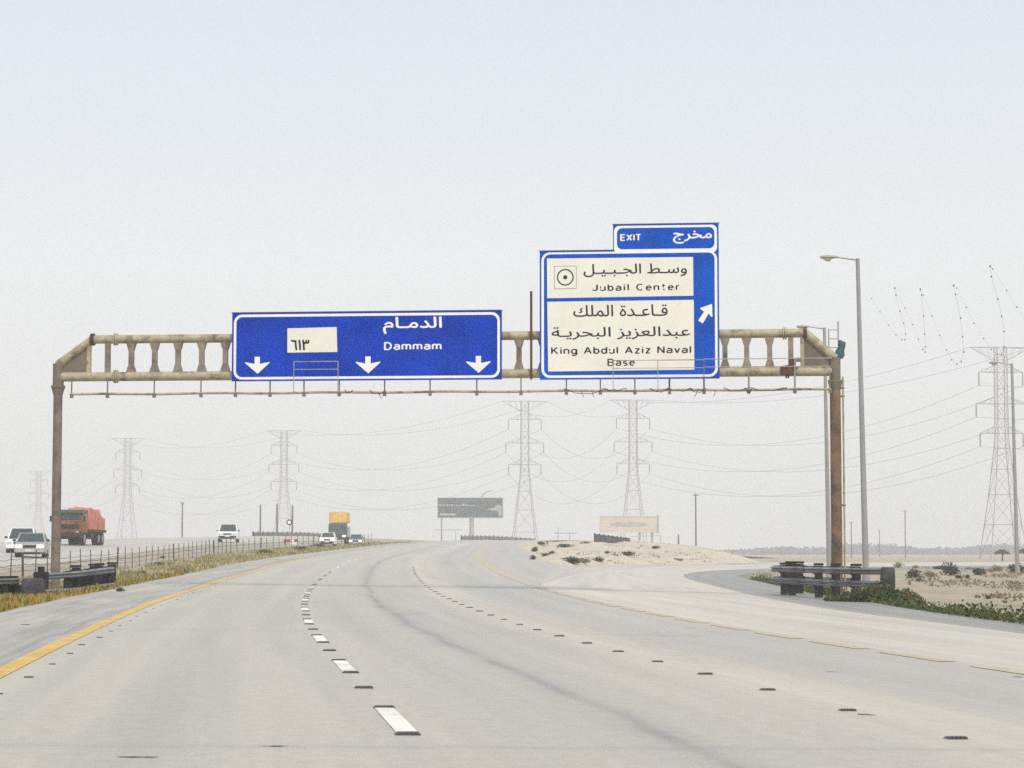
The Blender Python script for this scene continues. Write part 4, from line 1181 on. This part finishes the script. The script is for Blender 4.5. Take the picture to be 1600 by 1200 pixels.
# ------------------------------------------------------------------ vehicles
M['tyre'] = simple('tyre_rubber', (.018,.018,.018), .9)
M['rim'] = simple('wheel_rim', (.30,.30,.31), .4, .6)
M['glass'] = simple('car_glass', (.035,.055,.06), .08, 0, .6, .1)
M['car_white'] = simple('white_car_paint', (.86,.86,.85), .3, 0, .5, .03)
M['car_beige'] = simple('silver_beige_car_paint', (.44,.42,.40), .35, .2, .5, .04)
M['car_dark'] = simple('dark_car_paint', (.30,.31,.32), .3, .1, .5, .05)
M['trim'] = simple('black_trim', (.02,.02,.022), .6)
M['head_on'] = emit('lit_headlamp', (1.0,.72,.30), 4.0)
M['head_white'] = emit('bright_headlamp', (1.0,.93,.80), 3.5)
M['head_off'] = simple('headlamp_lens', (.55,.57,.58), .15, 0, .6)
M['truck_orange'] = simple('truck_orange_paint', (.24,.075,.02), .55, 0, .35, .3, 2.5, (.09,.04,.025), 1.8)
M['tarp'] = simple('salmon_tarpaulin', (.56,.22,.165), .9, 0, .1, .22, 1.6, (.40,.12,.09), 1.4)
M['load_yellow'] = simple('yellow_crate_load', (.74,.47,.15), .7, 0, .2, .15, 2)
M['truck_green'] = simple('dark_green_cab', (.06,.10,.08), .5)
M['plate'] = simple('number_plate', (.65,.65,.62), .5)
def chamfer_prism(b, prof, W, ch=.07, T=None):
    """side profile (y,z) extruded across x with chamfered flanks"""
    cy = sum(p[0] for p in prof)/len(prof); cz = sum(p[1] for p in prof)/len(prof)
    def shrink(p):
        dy, dz = cy-p[0], cz-p[1]; L = math.hypot(dy, dz); return (p[0]+dy/L*ch, p[1]+dz/L*ch*.8)
    sm_ = [shrink(p) for p in prof]; k = len(b.v); n = len(prof)
    for x, P in ((-W/2, sm_), (-W/2+ch, prof), (W/2-ch, prof), (W/2, sm_)): b.v += [Vector((x, y, z)) for y, z in P]
    for s in range(3):
        for i in range(n):
            j = (i+1) % n; b.f.append((k+s*n+i, k+s*n+j, k+(s+1)*n+j, k+(s+1)*n+i))
    b.f.append(tuple(k+i for i in range(n))[::-1]); b.f.append(tuple(k+3*n+i for i in range(n)))
    return b
def cabin(b, prof, Wb, Wt):
    zb, zt = min(p[1] for p in prof), max(p[1] for p in prof); k = len(b.v); n = len(prof)
    wf = lambda z: Wb/2 + (Wt-Wb)/2*(z-zb)/(zt-zb)
    for s in (-1, 1): b.v += [Vector((s*wf(z), y, z)) for y, z in prof]
    for i in range(n): j = (i+1) % n; b.f.append((k+i, k+j, k+n+j, k+n+i))
    b.f.append(tuple(k+i for i in range(n))[::-1]); b.f.append(tuple(k+n+i for i in range(n)))
    return b
def wheel(o, x, y, r, w):
    s = 1 if x > 0 else -1
    t = MB().tube((x-w/2, y, r), (x+w/2, y, r), r, n=18).build('wheel', M['tyre'], o, 40)
    MB().tube((x + s*w*.45, y, r), (x + s*(w*.5+.01), y, r), r*.62, n=14).build('rim', M['rim'], t, 40)
# local frame: +y is the front
def car(name, label, W, L, H, paint, kind, head, cat, group=None):
    o = empty(name, (0,0,0), label, cat, group); P = M[paint]; f, r = L/2, -L/2
    if kind == 'sedan':
        hb, body = .92, [(f, .32), (f+.02, .55), (f-.12, .70), (f-.35, .76), (f-1.25, .90), (r+1.0, .98), (r+.1, .96), (r, .60), (r+.03, .34), (r+.5, .22), (f-.5, .20)]
        cab = [(f-1.15, .88), (f-1.95, H), (r+1.55, H), (r+.65, .95)]; rf = (f-1.93, r+1.57)
    else:
        hb = 1.12; body = [(f, .45), (f+.03, .75), (f-.06, 1.02), (f-.25, 1.10), (f-1.3, 1.16), (r+.1, 1.18), (r, .95), (r+.02, .5), (r+.4, .36), (f-.5, .34)]
        cab = [(f-1.2, 1.12), (f-1.85, H), (r+(2.0 if kind == 'pickup' else .45), H), (r+(1.75 if kind == 'pickup' else .15), 1.15)]; rf = (f-1.83, cab[2][0]+.03)
    chamfer_prism(MB(), body, W).build('body', P, o, 30)
    cabin(MB(), cab, W*.92, W*.74).build('windows', M['glass'], o)
    MB().box((0, (rf[0]+rf[1])/2, H+.012), (W*.75, rf[0]-rf[1]+.06, .05)).build('roof', P, o)
    zt, zb = H, cab[0][1]
    for s in (-1, 1):
        MB().bar((s*W*.455, cab[0][0]+.02, zb), (s*W*.37, cab[1][0]+.02, zt), .07).build('windscreen_pillar', P, o)
        MB().bar((s*W*.455, cab[3][0]-.02, zb), (s*W*.37, cab[2][0]-.02, zt), .09).build('rear_pillar', P, o)
        ym = (cab[1][0]+cab[2][0])/2; MB().bar((s*W*.462, ym, zb), (s*W*.372, ym, zt), .06).build('door_pillar', P, o)
        MB().box((s*(W/2+.08), cab[0][0]-.25, zb+.10), (.18, .09, .13)).build('door_mirror', M['trim'], o)
        hz = .62 if kind == 'sedan' else .86
        MB().box((s*W*.35, f-.01, hz), (W*.2, .10, .15)).build('headlight', M[head], o)
        MB().box((s*W*.36, f+.02, hz-.24), (W*.12, .06, .08)).build('foglight', M['head_off'], o)
        for y in (f-.85, r+.85): wheel(o, s*(W/2-.11), y, .32 if kind == 'sedan' else .38, .21)
    hz = .62 if kind == 'sedan' else .86
    MB().box((0, f+.015, hz), (W*.42, .07, .14)).build('grille', M['trim'], o)
    MB().box((0, f+.05, hz-.26), (W*.90, .12, .15)).build('bumper', P if kind == 'sedan' else M['trim'], o)
    MB().box((0, f+.02, hz-.40), (W*.7, .1, .12)).build('lower_grille', M['trim'], o)
    MB().box((0, f+.125, hz-.24), (.5, .02, .12)).build('number_plate', M['plate'], o)
    return o
def opp_z(x, y): return zat(x, y)
def put(o, px, Y, ang):
    p = at(px, 860, Y); o.location = (p.x, Y, zat(p.x, Y)); o.rotation_euler = (0, 0, R(180 + ang)); return o
put(car('sedan', 'silver beige sedan with lit yellow headlights left of the gantry post', 1.75, 4.5, 1.38, 'car_beige', 'sedan', 'head_on', 'car'), 50, 135, 8)
put(car('white_car', 'white car half hidden behind the silver sedan', 1.78, 4.6, 1.55, 'car_white', 'sedan', 'head_off', 'car'), 35.5, 147, 7)
put(car('white_suv', 'white off-road car alone on the opposite road', 2.1, 4.9, 1.9, 'car_white', 'suv', 'head_off', 'car'), 357, 246, 4)
put(car('white_pickup', 'white pickup in front of the yellow loaded lorry', 1.75, 4.9, 1.66, 'car_white', 'pickup', 'head_white', 'pickup'), 513, 268, 1)
put(car('dark_car', 'dark car with bright headlights at the far right of the oncoming row', 1.72, 4.4, 1.42, 'car_dark', 'sedan', 'head_white', 'car'), 557, 295, 0)

# orange truck with a salmon tarpaulin load
tr = empty('orange_truck', (0,0,0), 'orange lorry with salmon red tarpaulin load behind the left gantry post', 'truck')
fy = 4.1
chamfer_prism(MB(), [(fy, .95), (fy+.02, 1.75), (fy-.1, 2.0), (fy-.22, 2.62), (fy-.5, 2.78), (fy-1.9, 2.78), (fy-1.95, .95)], 2.4, .08).build('cab', M['truck_orange'], tr, 30)
MB().box((0, fy-.10, 2.24), (2.1, .14, .50)).build('windscreen', M['glass'], tr)
MB().box((0, fy-.02, 2.62), (2.34, .42, .22)).build('sun_visor', M['truck_green'], tr)
MB().box((0, fy+.03, 1.45), (1.9, .06, .34)).build('grille', M['trim'], tr)
for s in (-1, 1):
    MB().box((s*1.205, fy-.95, 2.15), (.03, .9, .55)).build('door_window', M['glass'], tr)
    MB().box((s*1.35, fy-.1, 2.05), (.14, .08, .45)).build('door_mirror', M['trim'], tr)
    MB().tube((s*.85, fy+.1, .95), (s*.85, fy+.16, .95), .12, n=12).build('headlight', M['head_off'], tr, 40)
    wheel(tr, s*1.0, fy-1.0, .52, .32)
    for y in (-1.6, -2.95): wheel(tr, s*.95, y, .52, .5)
    MB().box((s*.42, -.2, .75), (.12, 7.4, .22)).build('chassis_beam', M['trim'], tr)
    MB().box((s*.95, .6, .72), (.5, 1.2, .5)).build('fuel_tank', M['trim'], tr)
MB().box((0, fy+.02, .78), (2.4, .3, .36)).build('bumper', M['trim'], tr)
MB().box((0, -1.15, 1.12), (2.42, 6.0, .22)).build('load_bed', M['trim'], tr)
rows = []
for i in range(15):
    t = i/14; y = -4.1 + 6.1*t; q = (math.sin(math.pi*min(.98, max(.02, t))))**.35; row = []
    for k in range(17):
        a = math.pi*k/16; w = 1.22*(.82 + .18*q); h = 1.72*(.72 + .28*q)
        n_ = 1 + .20*(vnoise(k*.55, i*.7, 31)-.5) + .10*(vnoise(k*1.3, i*1.9, 32)-.5)
        row.append(Vector((w*math.copysign(abs(math.cos(a))**.45, math.cos(a))*n_, y, 1.22 + h*abs(math.sin(a))**.5*n_)))
    rows.append(row)
b = loft(rows)
for rr_ in (rows[0], rows[-1]):
    k = len(b.v); b.v += rr_; b.f.append(tuple(range(k, k+17)))
b.build('tarpaulin_load', M['tarp'], tr, 60)
put(tr, 124, 186, -3)
# yellow loaded lorry far behind
yt = empty('loaded_lorry', (0,0,0), 'small dark lorry with a bright yellow load on top', 'truck')
chamfer_prism(MB(), [(3.4, .8), (3.4, 1.7), (3.1, 2.6), (2.9, 2.7), (1.7, 2.7), (1.7, .8)], 2.3, .08).build('cab', M['truck_green'], yt, 30)
MB().box((0, 3.26, 2.1), (2.0, .12, .55), Matrix.Rotation(R(15), 3, 'X')).build('windscreen', M['glass'], yt)
chamfer_prism(MB(), [(1.6, .9), (1.6, 2.3), (-3.4, 2.3), (-3.4, .9)], 2.4, .05).build('load_box', M['car_dark'], yt, 30)
for i in range(3):
    chamfer_prism(MB(), [(2.6-2*i, 2.74), (2.55-2*i, 4.15), (.75-2*i, 4.2), (.7-2*i, 2.74)], 2.3, .25).build('yellow_bale', M['load_yellow'], yt, 30)
MB().box((0, 3.45, .75), (2.3, .2, .35)).build('bumper', M['trim'], yt)
for s in (-1, 1):
    MB().box((s*.85, 3.42, 1.0), (.36, .1, .26)).build('headlight', M['head_white'], yt)
    for y in (2.4, -2.2): wheel(yt, s*.98, y, .48, .3)
put(yt, 530, 300, 0)

# ------------------------------------------------------------------ vegetation
def leaf(b, p, s, up=.5):
    a = random.uniform(0, 6.283); t = random.uniform(-1.1, 1.1)
    d = Vector((math.cos(a)*math.cos(t), math.sin(a)*math.cos(t), math.sin(t)*up + .35)).normalized()*s
    e = d.cross(Vector((random.uniform(-1,1), random.uniform(-1,1), random.uniform(-1,1)))).normalized()*s*.36
    k = len(b.v); b.v += [p, p + d*.55 + e, p + d, p + d*.55 - e]; b.f.append((k, k+1, k+2, k+3))
def bush_mesh(seed, mat, n=520, dry=False):
    random.seed(seed); b = MB()
    lobes = [(Vector((random.uniform(-.32,.32), random.uniform(-.3,.3), random.uniform(.2,.5))), random.uniform(.2,.38)) for _ in range(6)]
    for _ in range(n):
        c, r = random.choice(lobes); v = Vector((random.gauss(0,1), random.gauss(0,1), random.gauss(0,1))).normalized()*r*random.uniform(.55, 1.0)
        p = c + v
        if p.z < .02: p.z = random.uniform(.02, .15)
        leaf(b, p, random.uniform(.07, .16))
    for _ in range(12):
        a = random.uniform(0, 6.28); q = Vector((math.cos(a)*random.uniform(.1,.35), math.sin(a)*random.uniform(.1,.35), random.uniform(.35,.75)))
        b.tube((0,0,-.05), q, .018, .006, n=4, cap=False)
    o = b.build('foliage', mat); d = o.data; bpy.data.objects.remove(o); return d
BUSH = [bush_mesh(100+i, M['shrub']) for i in range(4)] + [bush_mesh(200+i, M['shrub_dry'], 300) for i in range(2)]
random.seed(5)
def shrub(px, py, w, h, kind, label, group):
    p = drop(px, py)
    if p is None: return
    s = w/FPX*p.y; sz = h/FPX*p.y
    o = bpy.data.objects.new('shrub', BUSH[kind]); col.objects.link(o); o.location = p - Vector((0,0,.03))
    o.scale = (s, s, sz*1.15); o.rotation_euler = (0, 0, random.uniform(0, 6.28)); tag(o, label, 'shrub', group)
gs, gm = 'shrubs on the sand right of the guard rail', 'shrubs on the sand mound'
for a in ((1404,887,18,12,4,'dark brown shrub directly behind the right guard rail terminal',gs), (1428,903,26,17,0,'round green shrub first to the right of the guard rail terminal',gs),
  (1438,909,12,8,1,'tiny green shrub below the first round shrub by the rail',gs), (1455,902,22,15,4,'brownish shrub between the round shrub and the largest dark shrub',gs),
  (1487,899,32,24,1,'largest dark shrub in the middle of the right sand',gs), (1498,904,12,8,2,'tiny shrub at the right foot of the largest dark shrub',gs), (1431,888,14,7,5,'flat low shrub behind the first round shrub',gs),
  (1510,904,10,9,3,'small green tuft right of the largest dark shrub',gs), (1531,899,22,16,2,'medium green shrub between the largest dark shrub and the lamp',gs), (1548,894,12,8,5,'small dry shrub left of the far right lamp',gs),
  (1560,893,18,14,4,'brown shrub just left of the far right lamp foot',gs), (1590,897,34,20,3,'wide dark shrub at the right picture edge',gs), (1526,934,9,7,1,'tiny lone shrub on the open sand, left of a pair',gs), (1544,936,11,9,0,'tiny lone shrub on the open sand, right of a pair',gs),
  (1421,914,6,11,5,'thin upright dry stalk near the rail terminal',gs), (1465,889,20,7,2,'low far shrub above the brownish shrub',gs), (1514,890,16,6,5,'low far dry shrub above the small tuft',gs),
  (893,880,34,13,0,'bright green shrub at the near foot of the mound',gm), (912,880,24,12,5,'dry shrub beside the bright green one on the mound foot',gm), (937,878,20,10,1,'dark green shrub at the foot of the mound, right of the dry one',gm),
  (948,865,10,6,2,'small dark shrub halfway up the mound',gm), (981,869,24,10,3,'green shrub in the middle of the mound',gm), (1061,876,20,6,4,'dark low shrub on the right flank of the mound',gm), (862,865,12,6,1,'small shrub near the left rim of the mound',gm),
  (851,869,14,7,2,'grey green shrub at the left foot of the mound',gm), (882,855,26,7,0,'flat green shrub on the upper left of the mound',gm), (848,852,16,8,3,'green shrub on the left crown of the mound',gm), (1026,858,14,7,3,'green shrub on the crest right of the barrier',gm),
  (835,862,12,10,1,'green shrub at the leftmost rim of the mound',gm), (833,874,10,9,0,'low green shrub at the left corner of the mound foot',gm), (915,849,20,5,5,'dry low shrub on the crest left of the barrier',gm), (962,868,14,4,4,'dark dead branch like shrub on the mound',gm)):
    shrub(*a)
gv = 'shrubs in the median grass'
for a in ((253,872,10,5,1,'small dark tuft in the median near the fence',gv), (222,899,16,10,0,'green bush in the median right of the left guard rail',gv), (186,924,16,10,1,'green bush at the end of the left guard rail',gv),
  (365,869,22,6,4,'flat dark brush below the white off-road car',gv), (415,866,26,9,0,'green bush in the median left of the barrier',gv), (250,884,18,8,2,'green bush low in the median grass',gv), (470,860,26,8,3,'green bush in the median right of the barrier',gv), (500,856,26,9,1,'far green bush where the median narrows',gv)):
    shrub(*a)
# small trees at the far right
for px, py, w, h, lab in ((1566, 874, 22, 18, 'small dark umbrella tree left of the right edge lamp'), (1601, 873, 22, 20, 'small dark tree cut by the right picture edge')):
    Y = 400; p = at(px, py, Y); z = zat(p.x, Y); k = Y/FPX
    o = empty('tree', (p.x, Y, z), lab, 'tree')
    MB().path([(p.x, Y, z-.1), (p.x+.05, Y, z+h*k*.4), (p.x-.05, Y, z+h*k*.75)], [.16, .12, .08], 6).tube((p.x+.05, Y, z+h*k*.4), (p.x+.35, Y, z+h*k*.8), .08, .04, 5).build('trunk', M['bark'], o, 60)
    b = MB()
    for _ in range(1100):
        a = random.uniform(0, 6.283); r = math.sqrt(random.random())*w*k*.5; q = Vector((p.x + r*math.cos(a), Y + r*math.sin(a), z + h*k*(.62 + .34*random.random()*(1 - (r/(w*k*.55))**2) + .06*vnoise(r*3, a*2, 4))))
        leaf(b, q, random.uniform(.16, .34))
    b.build('crown', M['tree'], o)
# weeds along the ramp verge
random.seed(21); b = MB()
Bd = resample(Sedge, 400)
for i, p in enumerate(Bd[:-1]):
    if p.y < 36 or p.y > 118: continue
    t = (Bd[i+1]-p); t.z = 0; L = t.length; t.normalize(); nm = Vector((t.y, -t.x, 0))
    dens = 300 if p.y < 80 else 170
    for _ in range(int(dens*L)):
        q = min(2.4, abs(random.gauss(.25, .55))) ; c = p + t*random.uniform(0, L) + nm*q
        cl_ = vnoise(c.x*1.1, c.y*.9, 41)
        if random.random() > .15 + 1.1*cl_: continue
        z = zat(c.x, c.y)
        hgt = (.07 + .55*cl_**2.2)*random.uniform(.2, 1)
        leaf(b, Vector((c.x, c.y, z + hgt*random.random())), random.uniform(.04, .11), 1.0)
for i in range(6500):
    px = random.uniform(1290, 1440); d_ = 63.2 + 2.2*random.random() - (px-1390)*.012; c = at(px, 900, d_)
    env = max(.12, 1 - abs(px-1385)/95)*(.35 + .9*vnoise(c.x*2.2, c.y*1.5, 43)); z = zat(c.x, c.y)
    leaf(b, Vector((c.x, d_, z + .62*env*random.random()**1.3)), random.uniform(.05, .12), 1.0)
tag(b.build('weed_strip', M['weed']), 'ragged dark green weeds growing along the ramp shoulder', 'weeds', kind='stuff')
# dry grass round the left guard rail, greener grass along the median
def grass(name, mat, n, yr, fr, hh, lab, thr=.3, bw=.018):
    b = MB(); k = 0
    while k < n:
        k += 1
        y = yr[0] + (yr[1]-yr[0])*random.random()**1.35
        e = at_y(edge, y); a = Vector((sm(y, FY, FX), y, 0)); f = fr[0] + (fr[1]-fr[0])*random.random()
        x = e.x + (a.x - e.x)*f
        cl_ = vnoise(x*.9, y*.25, 51)*.6 + vnoise(x*2.2, y*.8, 52)*.4
        if cl_ < thr*random.uniform(.6, 1.3): continue
        z = zat(x, y); h = hh*random.uniform(.4, 1.1)*(.5 + cl_)
        w = bw*(1 + y/90); a_ = random.uniform(0, 6.283); d = Vector((math.cos(a_)*h*.45, math.sin(a_)*h*.45, h))
        s = Vector((math.cos(a_+1.57)*w, math.sin(a_+1.57)*w, 0)); p = Vector((x, y, z-.02)); i = len(b.v)
        b.v += [p - s, p + s, p + d*.6 + s*.7 + Vector((0,0,.03)), p + d]; b.f.append((i, i+1, i+2, i+3))
    return tag(b.build(name, mat), lab, 'grass', kind='stuff')
random.seed(31)
grass('dry_grass', M['grass_dry'], 34000, (38, 96), (.03, .62), .19, 'reddish yellow dry grass below the left guard rail', .52)
grass('median_grass', M['grass_green'], 42000, (80, 340), (.05, .95), .24, 'yellow green grass strip along the median', .60)
random.seed(77); b = MB(); k = 0
while k < 420:
    if k < 300: px_ = random.uniform(1420, 1600); c = drop(px_, 886 + (38 + (px_-1420)*.12)*random.random()**1.2)
    else: c = drop(random.uniform(838, 1150), random.uniform(848, 882))
    k += 1
    if c is None or c.y > 330: continue
    if vnoise(c.x*.25, c.y*.08, 81) < .52: continue
    r = random.uniform(.08, .28)*(1 if k < 300 else 1.6)
    for _ in range(14): leaf(b, c + Vector((random.gauss(0, r), random.gauss(0, r), random.uniform(0, .10))), random.uniform(.06, .16), 1.2)
tag(b.build('dry_scrub', M['shrub_dry']), 'sparse dry scrub scattered over the sand', 'scrub', kind='stuff')
# hazy tree line on the horizon
random.seed(61); b = MB()
for i in range(900):
    px = random.uniform(1125, 1720); Y = random.uniform(1350, 1650); hpx = 8 + 9*vnoise(px*.018, 0, 71)
    hpx *= min(1, (px-1100)/180 + .25)
    p = at(px, 866, Y); c = Vector((p.x, Y, -.4)); H = hpx*Y/FPX*random.uniform(.55, 1.1); r = H*random.uniform(.5, .9)
    for _ in range(16):
        a = random.uniform(0, 6.283); t = random.random()
        leaf(b, c + Vector((math.cos(a)*r*(1-.4*t)*random.random(), math.sin(a)*r*.5, H*.92*t)), random.uniform(1.4, 3.0), .6)
tag(b.build('distant_trees', M['far_trees']), 'hazy grey line of distant trees on the right horizon', 'trees', kind='stuff')

# ------------------------------------------------------------------ haze
hz = MB().box((0, 1370, 26), (4960, 3140, 60))
t = bpy.data.materials.new('haze_air'); t.use_nodes = True
nn, ll_ = t.node_tree.nodes, t.node_tree.links
nn.remove(nn['Principled BSDF'])
pv = nn.new('ShaderNodeVolumePrincipled'); pv.inputs['Color'].default_value = (.97, .98, .99, 1); pv.inputs['Density'].default_value = .00068; pv.inputs['Anisotropy'].default_value = .0
ll_.new(pv.outputs[0], nn['Material Output'].inputs['Volume'])
tag(hz.build('haze', t), 'pale dusty haze filling the air over the plain', 'haze', kind='stuff')
